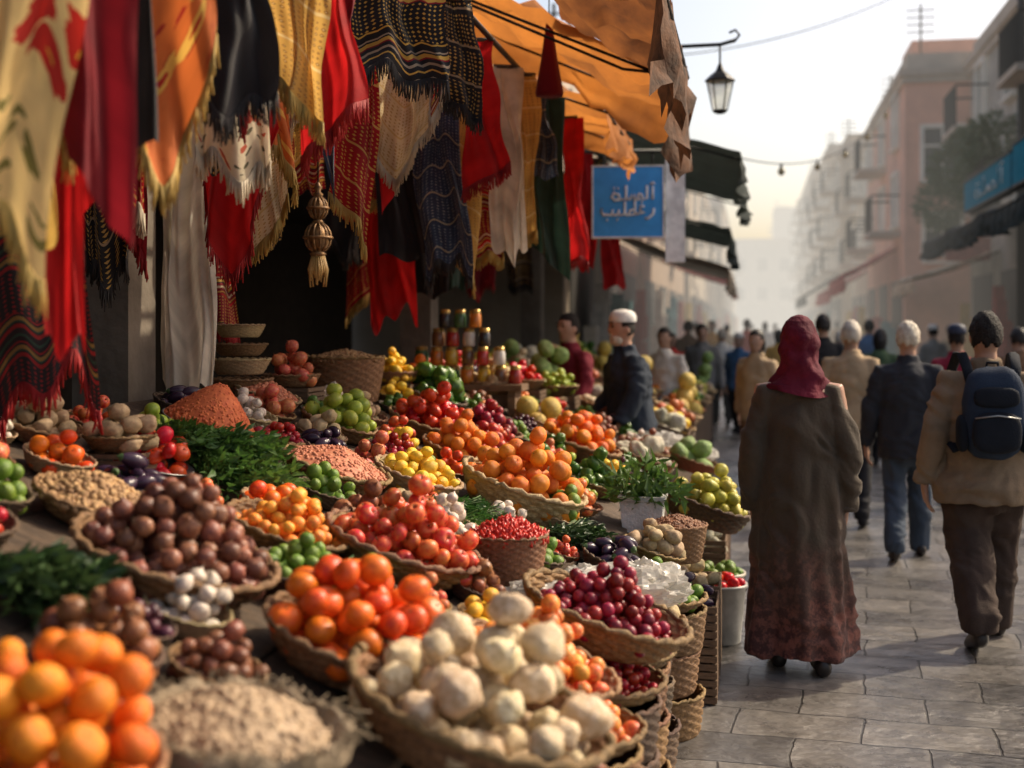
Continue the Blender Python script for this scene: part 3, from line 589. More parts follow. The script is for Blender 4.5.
def herbs(px,py,wpx,n,mt,label,grp,bs=.13,leaf=.022,hgt=.12):
    p,d=onS(px,py); W=wpx/F*d/2
    for k in range(n):
        a=U(0,6.28); r=W*math.sqrt(U(0,1))*.85; q=Vector((p.x+r*cos(a),p.y+r*sin(a)*.8,0)); q.z=SA-SB*q.x+.012+hgt*(1-r/W)
        rr=random.Random(k+px)
        pts=[]
        for j in range(260):
            u=rr.uniform(0,1); an=rr.uniform(0,6.28); w=bs*(.25+.55*u); e=math.sqrt(rr.uniform(0,1)); pts.append(((u*bs*1.8-bs*.7),w*e*cos(an),w*e*sin(an)*.7+bs*.3))
        pts=[(Vector(t),Vector((.8,t[1]*4,t[2]*4))) for t in pts]
        r_=empty('herb_bunch',q); r_.rotation_euler=(0,TILT*.6,U(-1.2,1.6)); tag(r_,label,'herbs',grp)
        obj('leaves',leafmesh('leaves',pts,leaf,lf[mt],k+px),r_)
        s=MB()
        for j in range(14): s.tube([(-bs*1.1,rr.uniform(-.02,.02),.03+rr.uniform(-.01,.01)),(0,rr.uniform(-.04,.04),.03),(bs*.9,rr.uniform(-.07,.07),rr.uniform(0,.09))],.0025,4)
        s.build('stems',lf[0],r_)
    OCC.append((p.x,p.y,W*.85,grp))
iv=empty('climbing_plant',(4.6,27.5,4.6)); tag(iv,'green climbing plant spilling from the balcony on the right','plant')
pts=[]
for k in range(3600):
    c=random.choice([(0,0,0,1.),(-.3,1.8,.4,.8),(-.1,-1.6,.5,.8),(-.4,3.2,-.2,.9),(0,.8,.8,.6)]); v=Vector((random.gauss(0,1),random.gauss(0,1),random.gauss(0,1))); v=v.normalized()*(U(.3,1)**.5)
    pts.append((Vector((c[0]+v.x*.55,c[1]+v.y*c[3],c[2]+v.z*c[3]*.7)),v+Vector((-.3,0,-.3))))
obj('foliage',leafmesh('foliage',pts,.085,lf[2],3),iv); s=MB()
for k in range(5): s.tube([(.3,k-1.5,-.8),(.1,k*.9-1.3,0),(-.1,k*.8-1.,.8)],.02,5)
s.build('stems',dwood,iv)
# ---------------------------------------------------------------- stalls
def stall(y0,y1,label,x1=-.56):
    r=empty('market_stall',(-1.5,(y0+y1)/2,0)); tag(r,label,'stall'); x0=-2.45
    b=MB(); n=9
    for k in range(n):
        a=x0+(x1-x0)*k/n; e=x0+(x1-x0)*(k+1)/n-.012; za=SA-SB*a; ze=SA-SB*e
        b.add([(a,y0,za-.03),(e,y0,ze-.03),(e,y1,ze-.03),(a,y1,za-.03),(a,y0,za-.004),(e,y0,ze-.004),(e,y1,ze-.004),(a,y1,za-.004)],[(3,2,1,0),(4,5,6,7),(0,1,5,4),(2,3,7,6),(1,2,6,5),(3,0,4,7)])
    b.build('display_board',dwood,r,False,True)
    MB().bb((x1-.02,y0,.12),(x1+.01,y1,SA-SB*x1-.034)).build('front_apron',dwood,r,False,True)
    for x in(x0+.06,x1-.08):
        for y in(y0+.06,y1-.06): MB().bb((x-.03,y-.03,0),(x+.03,y+.03,SA-SB*x-.036)).build('leg',dwood,r,False,True)
stall(1.3,5.0,'nearest sloping wooden stall under the heaped fruit',-.70); stall(5.02,8.9,'second sloping stall along the row, below the planter and pears'); stall(8.92,13,'third sloping stall along the row near the seller'); stall(13.02,17,'last sloping stall before the crowd')
# vessels
def wbasket(mt,dep=.42,flare=.36,nr=8):
    n=64; pr=[];
    for i in range(nr*2+1): s=i/(nr*2); pr.append((1-flare+flare*s**.7,dep*s))
    inn=[(r-.045,z) for r,z in reversed(pr[1:])]+[(1-flare-.05,.04),(0,.04)]
    full=[(0,0.0)]+pr+inn
    b=MB(); b.lathe(full,n,fn=lambda i,a,q: 1+(.024*(1 if ((a//2)+(i//2))%2 else -1) if 1<i<len(full)-3 else 0)+.012*sin(2*q+1)); me=b.mesh('basket_body',mt)
    t=MB(); pts=[((.99)*cos(2*PI*k/64)*(1+.012*sin(4*PI*k/64+1)),(.99)*sin(2*PI*k/64)*(1+.012*sin(4*PI*k/64+1)),dep+.016*sin(k*2.1)) for k in range(65)]; t.tube(pts,[.04+.012*sin(k*2.1) for k in range(65)],8,False); rm=t.mesh('basket_rim',mt)
    return [('basket_body',me),('basket_rim',rm)],dep
def bowl(mt):
    b=MB(); b.lathe([(0,0),(.5,.0),(.55,.03),(.85,.22),(1.,.36),(1.03,.37),(1.0,.385),(.82,.24),(.5,.05),(0,.045)],40); return [('bowl',b.mesh('bowl',mt))],.37
def crate(mt):
    b=MB(); h=.5
    for s in(-1,1):
        for z in(.1,.27,.44): b.box((0,s*.86,z),(1.76,.03,.13)); b.box((s*.88,0,z),(.03,1.68,.13))
        for q in(-1,1): b.box((s*.83,q*.81,h/2),(.06,.06,h))
    b.box((0,0,.035),(1.7,1.66,.03)); return [('crate',b.mesh('crate',mt,False))],.42
enam=pm('pale_enamel',(.55,.52,.46),rough=.35,rnd=.2)
VES={'basket':wbasket(wick),'pale basket':wbasket(pwick,.5,.3),'dark basket':wbasket(dwick,.5,.25),'tall basket':wbasket(wick,1.15,.22,14),'straight basket':wbasket(wick,.82,.1,10),'dark straight basket':wbasket(dwick,.82,.1,10),'tray':wbasket(wick,.2,.2,4),'metal bowl':bowl(steel),'pale bowl':bowl(enam),'crate':crate(wood)}
VN={'basket':'wicker_basket','pale basket':'wicker_basket','dark basket':'wicker_basket','tall basket':'wicker_basket','straight basket':'wicker_basket','dark straight basket':'wicker_basket','tray':'wicker_tray','metal bowl':'metal_bowl','pale bowl':'enamel_bowl','crate':'wooden_crate'}
VD={'basket':'brown wicker basket','pale basket':'pale woven basket','dark basket':'dark woven basket','tall basket':'tall wicker basket','straight basket':'straight-sided wicker basket','dark straight basket':'dark straight-sided basket','tray':'shallow wicker tray','metal bowl':'grey metal bowl','pale bowl':'pale enamel bowl','crate':'slatted wooden crate'}
def vessel(v,p,rad,label,group=None,tilt=True):
    parts,dep=VES[v]; r=empty(VN[v],p,0,rad)
    r.rotation_euler=(0,TILT if tilt else 0,0)
    tag(r,label,'crate' if v=='crate' else 'bowl' if 'bowl' in v else 'basket',group)
    for k,(n,me) in enumerate(parts):
        o=obj(n,me,r)
        if v!='crate': o.rotation_euler=(0,0,U(0,6.28))
    return r,dep*rad
def fruit(name,zs,c1,c2,stemc=(.06,.07,.02),dt=.0,db=0.,tip=0.,rough=.42,bump=.1,bs=40,rnd=.16,fat=None,lump=.035,stem=.16,n=22,sss=.03,scale=3.,hue=.014,cap=False,spec=.33):
    b=MB(); pr=[]; m=14
    for i in range(m+1):
        a=-PI/2+PI*i/m; r=cos(a); z=sin(a)*zs
        if fat: r*=fat(sin(a))
        if a>0: z+= -dt*math.exp(-(r/.28)**2)+tip*math.exp(-(r/.2)**2)
        else: z+= db*math.exp(-(r/.25)**2)
        pr.append((r,z))
    b.lathe(pr,n)
    if lump: b.V=[tuple(Vector(v)*(1+lump*noise.noise(Vector(v)*1.4+Vector((7,len(name),0))))) for v in b.V]
    zt=pr[-1][1]; b.mi=1
    if cap: b.lathe([(.5,zt-.16*zs),(.3,zt-.02),(.1,zt+.05),(.06,zt+.3),(0,zt+.32)],10)
    elif stem: b.tube([(0,0,zt-.04),(.02,0,zt+stem*.5),(.06,.02,zt+stem)],[.07,.045,.05],6)
    mt=pm(name+'_skin',c1,c2,scale=scale,rough=rough,bump=bump,bscale=bs,rnd=rnd,sss=sss,hue=hue,spec=spec)
    return b.mesh(name,[mt,pm(name+'_stem',stemc)])
FR={}
FR['tangerine']=fruit('tangerine',.86,(.80,.22,.012),(.66,.14,.01),dt=.1,stem=.06,bump=.3,bs=24)
FR['persimmon']=fruit('persimmon',.9,(.76,.15,.012),(.6,.075,.01),dt=.12,stem=.08,rough=.36,stemc=(.1,.09,.03))
FR['orange']=fruit('orange',.93,(.78,.25,.02),(.66,.16,.015),dt=.06,stem=.04,bump=.35,bs=28)
FR['white_onion']=fruit('white_onion',.86,(.74,.60,.40),(.50,.36,.19),tip=.3,db=-.12,stem=.18,stemc=(.32,.23,.12),lump=.26,rough=.5,scale=3.,bump=.35,bs=9)
FR['fig']=fruit('fig',.95,(.12,.040,.034),(.27,.11,.055),tip=.3,stem=.12,lump=.08,rough=.42,rnd=.4,stemc=(.14,.1,.05))
FR['date']=fruit('date',1.2,(.15,.05,.03),(.26,.10,.05),stem=.1,lump=.1,rough=.35,rnd=.35,stemc=(.2,.14,.07))
FR['brown_onion']=fruit('brown_onion',.9,(.32,.13,.05),(.16,.05,.024),tip=.3,stem=.1,rough=.4,rnd=.3,stemc=(.3,.2,.1))
FR['garlic_bulb']=fruit('garlic_bulb',.8,(.66,.58,.46),(.48,.38,.32),tip=.45,stem=.2,lump=.12,rnd=.1,stemc=(.5,.44,.34))
FR['grape']=fruit('grape',1.05,(.05,.016,.03),(.09,.024,.035),stem=.1,rough=.3,rnd=.4)
FR['red_apple']=fruit('red_apple',.88,(.48,.018,.016),(.60,.16,.045),dt=.32,db=.15,stem=.4,rough=.36,rnd=.25,scale=2.,hue=.015)
FR['nectarine']=fruit('nectarine',.95,(.60,.09,.03),(.72,.30,.07),dt=.15,stem=.05,rough=.4,rnd=.2,scale=2.)
FR['cherry']=fruit('cherry',.95,(.42,.016,.02),(.24,.01,.016),dt=.2,stem=.6,rough=.28,rnd=.3,stemc=(.1,.12,.03))
FR['lemon']=fruit('lemon',1.2,(.82,.54,.04),(.74,.42,.03),tip=.18,db=-.16,stem=.05,bump=.25,bs=26)
FR['apricot']=fruit('apricot',.95,(.80,.36,.045),(.70,.16,.025),dt=.1,stem=.0,rough=.5)
FR['plum']=fruit('plum',1.05,(.33,.016,.026),(.15,.012,.024),dt=.06,stem=.12,rough=.36,rnd=.4)
FR['tomato']=fruit('tomato',.82,(.60,.032,.012),(.48,.024,.01),dt=.16,stem=.14,rough=.3,stemc=(.04,.1,.02))
FR['green_apple']=fruit('green_apple',.88,(.36,.42,.05),(.24,.32,.035),dt=.3,db=.15,stem=.35,rough=.36)
FR['pear']=fruit('pear',1.25,(.54,.48,.08),(.38,.36,.05),fat=lambda s:1-.4*max(0,s)**.8 if s>0 else 1,stem=.3,rough=.42,lump=.05)
FR['lime']=fruit('lime',1.12,(.17,.26,.035),(.09,.17,.02),tip=.12,stem=.04,rough=.38,bump=.2)
FR['aubergine']=fruit('aubergine',1.9,(.025,.012,.026),(.035,.015,.035),fat=lambda s:1-.3*max(0,s),cap=True,rough=.22,stemc=(.05,.1,.025))
FR['green_pepper']=fruit('green_pepper',1.25,(.08,.17,.022),(.04,.10,.015),dt=.25,stem=.35,lump=.22,rough=.26,stemc=(.06,.1,.03))
FR['potato']=fruit('potato',1.3,(.46,.34,.19),(.32,.22,.12),lump=.2,stem=0,rough=.7)
FR['cauliflower']=fruit('cauliflower',.75,(.70,.66,.52),(.48,.45,.32),lump=.35,stem=0,bump=1.,bs=10,rough=.8)
FR['cabbage']=fruit('cabbage',.9,(.28,.38,.12),(.17,.27,.07),lump=.12,stem=0,bump=.6,bs=6,rough=.5)
FR['pomegranate']=fruit('pomegranate',.93,(.48,.05,.04),(.58,.22,.08),tip=.2,stem=.22,rough=.4,stemc=(.4,.12,.06))
FR['melon']=fruit('melon',1.1,(.62,.44,.1),(.5,.36,.08),stem=.1,bump=.5,bs=10,rough=.5)
VEG={'white_onion','brown_onion','garlic_bulb','tomato','aubergine','green_pepper','potato','cauliflower','cabbage'}
CNT={}
def heap(n,r,Rr,k=.85,rs=None):
    rs=rs or random; P=[]
    lim=max(Rr-r*.6,r*.2)
    for i in range(n):
        best=None
        for c in range(22):
            a=rs.uniform(0,6.283); q=lim*math.sqrt(rs.random()); x,y=q*cos(a),q*sin(a); z=0.
            for (u,v,w) in P:
                dd=(u-x)**2+(v-y)**2
                if dd<3.6*r*r: 
                    t=w+math.sqrt(3.6*r*r-dd)
                    if t>z: z=t
            sc=z+k*q
            if best is None or sc<best[0]: best=(sc,x,y,z)
        P.append(best[1:])
    return P
def plur(n): return n+'es' if n.endswith('o') else n[:-1]+'ies' if n.endswith('rry') else n+'s'
def fill(v,p,Rr,kind,r,where,tilt=True,f=1.3,mix=None,short=None,vlabel=None):
    nice=kind.replace('_',' '); n=max(5,int(f*(Rr*.95/r)**2))
    root,dep=vessel(v,p,Rr,vlabel or f"{VD[v]} of {plur(nice)} {where}",'produce containers on the stalls',tilt)
    base=dep*(.9 if v in('tall basket','straight basket','dark straight basket') else .55)
    M=Matrix.Translation(p)@Matrix.Rotation(TILT if tilt else 0,4,'Y')
    for (x,y,z) in heap(n,r,Rr*(.86 if v=='crate' else .94)):
        kd=kind if not mix or random.random()>.35 else mix
        if CNT.get(kd,0)>=296: continue
        CNT[kd]=CNT.get(kd,0)+1
        o=obj(kd,FR[kd]); s=r*U(.84,1.12); nk=kd.replace('_',' ')
        if kd=='white_onion': s=r*U(.74,1.16)
        o.location=M@Vector((x,y,z+base)); o.scale=(s*U(.93,1.07),s*U(.93,1.07),s*U(.93,1.05))
        if kd in('white_onion','garlic_bulb','cauliflower','cabbage'): o.rotation_euler=(U(-1.2,1.2),U(-1.,1.3),U(0,6.28))
        elif kd in('aubergine','pear','lemon','potato','date'): o.rotation_euler=(PI/2+U(-.4,.4),U(-.4,.4),U(0,6.28))
        else: o.rotation_euler=(U(-1,1),U(-.8,1.2),U(0,6.28))
        tag(o,f"{nk} in the {VD[v]} {where}",'vegetable' if kd in VEG else 'fruit',f"{plur(nk)} in the {VD[v]} {where}")
    OCC.append((p.x,p.y,Rr,short or plur(nice)))
def pile(px,py,wpx,kind,r,v,where,short,**k):
    p,d=onS(px,py); Rr=wpx/F*d/2; fill(v,p,Rr,kind,r,where,short=short,**k)
pile(30,785,245,'tangerine',.036,'basket','at the lower left corner','corner tangerines',f=1.6)
pile(464,752,270,'white_onion',.046,'basket','at the bottom middle, nearest the viewer','white onions',f=1.4)
pile(345,668,188,'persimmon',.037,'basket','behind the white onions','persimmons',f=1.75)
pile(165,590,205,'fig',.026,'basket','left of the green limes','dark figs',f=1.95)
pile(92,672,125,'brown_onion',.028,'dark basket','just behind the corner tangerines','brown onions',f=1.5)
pile(182,628,90,'garlic_bulb',.022,'pale basket','below the heap of dark figs','garlic below the figs')
pile(212,684,100,'date',.019,'basket','above the burlap sack','dates above the sack')
pile(295,594,105,'lime',.021,'dark basket','left of the red apples','limes by the apples')
pile(395,572,160,'red_apple',.032,'basket','in the middle of the near stall','red apples',f=1.5)
pile(282,550,130,'apricot',.022,'basket','above the green limes','apricots above the limes',f=1.15)
pile(412,494,92,'lemon',.026,'pale basket','beside the dish of peanuts','lemons by the peanuts')
pile(515,512,130,'orange',.040,'pale basket','in the sunlit middle of the second stall','sunlit oranges',f=1.6)
pile(596,640,175,'plum',.021,'basket','on the street edge right of the white onions','street-edge plums',f=1.2)
pile(532,674,170,'nectarine',.025,'tray','between the white onions and the plums','nectarines by the plums',f=1.2,mix='apricot')
pile(475,600,60,'brown_onion',.024,'dark basket','left of the tall chilli basket','onions by the chillies')
pile(612,576,72,'aubergine',.026,'dark basket','below the white planter','aubergines below the planter',f=1.)
pile(702,522,88,'pear',.036,'dark basket','beside the white planter','pears by the planter',f=1.5)
pile(553,528,60,'lime',.028,'pale basket','right of the sunlit oranges','limes by the oranges')
pile(498,534,56,'garlic_bulb',.024,'pale basket','below the sunlit oranges','garlic below the oranges')
pile(335,436,78,'green_apple',.036,'basket','in front of the tall hamper','green apples by the hamper',f=1.6)
pile(424,438,84,'tomato',.036,'basket','in the shade of the second stall','shaded tomatoes',f=1.6)
pile(482,440,74,'plum',.03,'basket','behind the small oranges','plums behind the small oranges')
pile(455,464,78,'orange',.034,'basket','left of the large oranges, in half shade','half-shaded oranges',f=1.5)
pile(575,458,84,'tangerine',.04,'basket','in the middle of the third stall','third-stall tangerines',f=1.5)
pile(540,432,60,'melon',.07,'basket','behind the third-stall tangerines','melons behind the tangerines',f=.9)
pile(430,410,66,'green_pepper',.045,'dark basket','near the stacked jars','peppers by the jars',f=1.4)
pile(650,560,64,'potato',.03,'basket','right of the aubergines','potatoes by the aubergines')
pile(372,470,50,'pomegranate',.033,'basket','between the peanuts and the lemons','pomegranates by the lemons')
pile(588,492,62,'green_pepper',.033,'basket','left of the white planter','peppers by the planter')
pile(150,475,80,'tomato',.03,'metal bowl','in front of the green herbs','tomatoes by the herbs')
pile(640,468,66,'cauliflower',.06,'basket','behind the white planter','cauliflowers behind the planter',f=.9)
pile(690,470,60,'cabbage',.07,'basket','behind the heap of pears','cabbages behind the pears',f=.9)
def grain(px,py,wpx,h,mt,pc,n,v,label,vl,name='grain_heap',tilt=True,lift=None,asp=(1,.7,.6)):
    p,d=onS(px,py); Rr=wpx/F*d/2
    vessel(v,p,Rr,f"{VD[v]} holding the {vl}",'produce containers on the stalls',tilt); dep=VES[v][1]*Rr
    b=MB(); b.lathe([(Rr*.97,0),(Rr*.75,h*.35),(Rr*.4,h*.75),(Rr*.15,h*.96),(0,h)],28)
    for k in range(n):
        a=U(0,6.28); q=math.sqrt(random.random())*.98; z=h*(1-q**1.25)
        rt=Euler((U(0,6),U(0,6),U(0,6))).to_matrix(); b.ell((Rr*q*cos(a),Rr*q*sin(a),z),(pc*asp[0],pc*asp[1],pc*asp[2]),6,4,rt)
    o=b.build(name,mt); o.location=Matrix.Translation(p)@Matrix.Rotation(TILT if tilt else 0,4,'Y')@Vector((0,0,dep*(.8 if lift is None else lift))); o.rotation_euler=(0,TILT if tilt else 0,0)
    tag(o,label,'food',None,'stuff'); OCC.append((p.x,p.y,Rr,vl))
nut=pm('nut_shell',(.44,.27,.12),(.22,.12,.055),scale=40,rough=.7,lo=.4,hi=.6); len_=pm('orange_lentil',(.66,.17,.05),(.48,.09,.03),scale=60,rough=.7); pnut=pm('pink_peanut',(.58,.23,.12),(.36,.1,.05),scale=50); chil=pm('red_chilli',(.58,.03,.012),(.36,.014,.01),scale=50,rough=.3); bean=pm('brown_bean',(.30,.13,.055),(.12,.05,.025),scale=50); bulg=pm('bulgur',(.46,.33,.2),(.22,.145,.085),scale=45)
grain(88,518,118,.07,nut,.016,330,'basket','brown walnuts in the basket at far left below the shop','brown walnuts')
grain(205,440,95,.17,len_,.012,800,'metal bowl','cone of orange lentils behind the green herbs','orange lentils')
grain(330,486,112,.08,pnut,.012,560,'basket','pink shelled peanuts in the basket near the lemons','pink peanuts')
grain(508,580,80,.06,chil,.02,330,'tall basket','red chillies in the tall sunlit basket','red chillies',asp=(1.2,.35,.35),tilt=False,lift=.93)
grain(676,560,62,.05,bean,.012,300,'tall basket','brown beans in the tall basket at the street edge','brown beans',tilt=False,lift=.93)
grain(262,408,70,.06,pnut,.014,260,'pale basket','reddish nuts in the pale basket in the shade','reddish nuts in the shade')
grain(345,402,78,.05,nut,.015,300,'tall basket','brown nuts in the tall hamper in the shade','nuts in the hamper',tilt=False,lift=.93)
herbs(215,478,160,10,0,'fresh green herb bunch lying below the orange lentils','herbs below the lentils')
herbs(22,604,110,6,1,'dark leafy greens heaped at the far left of the stall','dark greens at far left',.10,.026,.05)
herbs(455,532,80,5,0,'green herb bunch left of the pale garlic','herbs by the garlic',.09,.016,.06)
herbs(586,550,80,3,1,'dark green bunch behind the aubergines','greens behind the aubergines',.09,.02,.03)
herbs(330,610,70,4,0,'green herb bunch between the limes and the persimmons','herbs by the persimmons',.09,.018,.05)
# burlap sack with bulgur
p,d=onS(232,764); sk_=empty('burlap_sack',p); sk_.rotation_euler=(0,TILT*.5,0); tag(sk_,'open pale burlap sack with frayed rim at the bottom left','sack')
bur=pm('burlap',(.44,.34,.23),(.25,.19,.12),scale=9,rough=.95,bump=1.,bscale=160)
SN=140
b=MB(); V=[]
prof=[(0,0),(.17,0),(.198,.03),(.205,.05),(.203,.07),(.2,.082),(.195,.09),(.188,.088),(.182,.08),(.17,.06)]
for i,(r,z) in enumerate(prof):
    for a in range(SN):
        q=2*PI*a/SN; k=1+.04*sin(3*q+i*.2)+.06*noise.noise(Vector((cos(q)*3,sin(q)*3,i*.3)))+.035*noise.noise(Vector((cos(q)*13,sin(q)*13,i*.5)))
        dz=(.02*noise.noise(Vector((cos(q)*4,sin(q)*4,9)))+.008*noise.noise(Vector((cos(q)*16,sin(q)*16,3)))) if i>3 else 0
        V.append((r*k*cos(q),r*k*sin(q),z+dz))
b.add(V,[(i*SN+a,i*SN+(a+1)%SN,(i+1)*SN+(a+1)%SN,(i+1)*SN+a) for i in range(len(prof)-1) for a in range(SN)]); b.build('sack',bur,sk_)
b=MB()
for k in range(260):                                  # loose threads of the torn rim
    q=U(0,6.283); r=.197*(1+.04*sin(3*q+1.2)+.06*noise.noise(Vector((cos(q)*3,sin(q)*3,1.8)))); e=Vector((cos(q),sin(q),0)); s_=Vector((r*cos(q),r*sin(q),.085)); L_=U(.02,.06); t_=Vector((U(-.5,.5),U(-.5,.5),U(-.2,.5)))
    b.tube([s_,s_+(e*U(-.3,1.)+t_)*L_*.5+Vector((0,0,.008)),s_+(e*U(-.2,1.)+t_)*L_],.0014,4)
b.build('frayed_threads',bur,sk_)
b=MB(); b.lathe([(.178,.055),(.11,.10),(.05,.125),(0,.13)],32)
for k in range(1700):
    a=U(0,6.28); q=math.sqrt(random.random()); s_=U(.8,1.5); b.ell((.175*q*cos(a),.175*q*sin(a),.055+.075*(1-q**1.3)+.01*noise.noise(Vector((q*cos(a)*6,q*sin(a)*6,1)))),(.013*s_,.009*s_,.007*s_),6,4,Euler((U(0,6),U(0,6),0)).to_matrix())
o=b.build('bulgur_heap',bulg); o.location=p; o.rotation_euler=(0,TILT*.5,0); tag(o,'coarse brown bulgur filling the burlap sack','food',None,'stuff'); OCC.append((p.x,p.y,.2,'burlap sack'))
film=pm('clear_film',(.8,.77,.70),rough=.3,trans=.45,spec=.5,clear=.15)
for i,(px,py,w) in enumerate([(640,600,95),(594,596,75),(540,604,64),(690,462,50),(660,450,45)]):
    p,d=onS(px,py); rr=w/F*d/2; b=MB(); b.ell((0,0,0),1,48,30); b.V=[tuple(Vector((x,y,z*.45+.3))*(1+.22*noise.noise(Vector((x,y,z))*3+Vector((i,0,0)))+.2*abs(noise.noise(Vector((x,y,z))*8)))*rr) for x,y,z in b.V]
    o=b.build('plastic_bag',film,None,False); o.location=p; tag(o,['crumpled clear plastic bag of goods by the street-edge beans','crumpled clear plastic bag below the aubergines','small crumpled plastic bag left of the plums','white plastic bundle among the far cabbages','white plastic bundle beside the far cauliflowers'][i],'bag'); OCC.append((p.x,p.y,rr,'plastic bag'))
p,d=onS(643,530); pt=empty('planter_box',p); tag(pt,'white square planter with a leafy green plant on the stall edge','plant pot')
b=MB(); b.lathe([(.12,0),(.14,.14),(.15,.145),(.15,.165),(.125,.165),(.12,.13),(0,.13)],4,m=Matrix.Rotation(PI/4,4,'Z')); b.build('pot',M_white,pt,False)
pts=[]
for k in range(420):
    v=Vector((random.gauss(0,1),random.gauss(0,1),abs(random.gauss(0,1)))).normalized()*U(.03,.2); pts.append((v+Vector((0,0,.14)),v+Vector((0,0,.1))))
obj('leaves',leafmesh('leaves',pts,.03,lf[0],5,2.6),pt); OCC.append((p.x,p.y,.14,'white planter')); OCC.append((p.x-.02,p.y-.22,.12,'white planter'))
# woven baskets stacked along the street edge, their top ones full
ords=['first','second','third','fourth','fifth','sixth','seventh','eighth','ninth','tenth','eleventh','twelfth']; cc=0
for (y,rad,v,sx_) in [(2.95,.185,'dark straight basket',-.50),(3.36,.19,'straight basket',-.49),(3.78,.195,'dark straight basket',-.47),(4.2,.19,'straight basket',-.46),(4.62,.19,'dark straight basket',-.45),(5.06,.19,'straight basket',-.39)]:
    cc+=1; st_=VES[v][1]*rad+.009
    for k in range(3):
        vessel(v,Vector((sx_+U(-.02,.02),y+U(-.02,.02),k*st_)),rad*U(.95,1.02),f"{['lowest','middle','upper'][k]} {VD[v]} in the {ords[cc-1]} street-edge stack",f"baskets stacked at the street edge",False)
    kd,fr=[('date',.022),('nectarine',.026),('cherry',.019),('tomato',.027),('potato',.03),('lime',.026)][cc-1]
    fill('tray',Vector((sx_,y,3*st_)),rad*1.08,kd,fr,f"on top of the {ords[cc-1]} street-edge stack",False,f=1.15)
for i,(y,v,kd,fr) in enumerate([(5.62,'crate','aubergine',.03),(6.05,'crate','potato',.035),(7.3,'crate','cauliflower',.06),(7.8,'crate','lemon',.036),(8.35,'crate','tomato',.038)]):
    for k in range(3): vessel('crate',Vector((-.34,y,k*.103)),.205,f"{['lowest','middle','upper'][k]} slatted crate in the {ords[i]} street-edge crate stack",'crates stacked at the street edge',False)
    fill('crate',Vector((-.34,y,.31)),.205,kd,fr,f"topping the {ords[i]} street-edge crate stack",False,f=1.)
# raised baskets on upturned crates along the wall side
for i,(px,py,w,kd,fr,v) in enumerate([(292,402,56,'pomegranate',.034,'basket'),(392,398,54,'lemon',.026,'basket'),(492,408,50,'potato',.034,'pale basket'),(522,402,46,'tomato',.036,'basket'),(556,408,46,'green_apple',.036,'basket'),(120,470,70,'potato',.03,'basket')]):
    p,d=onS(px,py); r=w/F*d/2
    vessel('crate',p+Vector((0,0,.0)),r*1.05,f"slatted crate propping up the {ords[i]} raised basket by the wall",'crates under the raised baskets',False)
    fill(v,p+Vector((0,0,r*1.05*.5+.004)),r,kd,fr,f"raised on a crate, {ords[i]} by the wall",False,f=1.3,short=f"raised {plur(kd.replace('_',' '))}")
# fill the gaps between the hand placed baskets
opts=[('tomato',.028,'basket'),('lime',.024,'dark basket'),('lemon',.026,'basket'),('brown_onion',.028,'basket'),('cherry',.02,'dark basket'),('potato',.03,'basket'),('garlic_bulb',.024,'pale basket'),('red_apple',.032,'basket'),('nectarine',.028,'basket'),('green_pepper',.03,'metal bowl'),('fig',.026,'basket'),('green_apple',.033,'basket'),('date',.02,'pale basket'),('aubergine',.024,'dark basket'),('grape',.016,'dark basket'),('persimmon',.035,'pale basket'),('pomegranate',.034,'basket')]
seen=set(); oi=0
for t in range(3800):
    x=U(-2.3,-.72); y=U(2.3,9.6); r=U(.1,.16)
    if t>1300: r=U(.07,.11)
    ok=True; near=None
    for (a,b_,c,w) in OCC:
        dd=math.hypot(a-x,b_-y)
        if dd<(c+r)*.93: ok=False; break
        if near is None or dd<near[0]: near=(dd,w,a,b_)
    if not ok: continue
    v=Vector((x,y,SA-SB*x))-CAM; dep=v.dot(FW)
    if dep<2.45 or not(-60<512+F*v.dot(RT)/dep<760): continue
    kind,fr,ves=opts[oi%len(opts)]; oi+=1
    rel=('behind' if y-near[3]>abs(x-near[2]) else 'in front of' if near[3]-y>abs(x-near[2]) else 'streetward of' if x>near[2] else 'wallward of')
    where=f"{rel} the {near[1]}"
    if (kind,ves,where) in seen: continue
    seen.add((kind,ves,where))
    fill(ves,Vector((x,y,SA-SB*x)),r,kind,min(fr,r*.26),where,f=1.1)
    OCC[-1]=(x,y,r,near[1])
fo=['cauliflower','orange','cabbage','tomato','potato','lemon','green_apple','white_onion','melon','pear','pomegranate','green_pepper']; fr_={'cauliflower':.07,'cabbage':.08,'melon':.08}
colsN=['at the street edge','second from the street','in the middle','towards the wall']
for i in range(12):
    for j in range(4):
        y=9.95+i*.58; x=-.72-j*.46
        kd=fo[(i*5+j*7)%12]; v=['crate','basket','crate','pale basket'][(i+j)%4]
        fill(v,Vector((x,y,SA-SB*x)),.225,kd,fr_.get(kd,.042),f"{colsN[j]}, {ords[i]} far row",f=.85)
pailm=[pm('grey_pail',(.5,.5,.47),rough=.4),pm('cream_pail',(.6,.55,.45),rough=.4),pm('red_pail',(.4,.04,.03),rough=.4)]
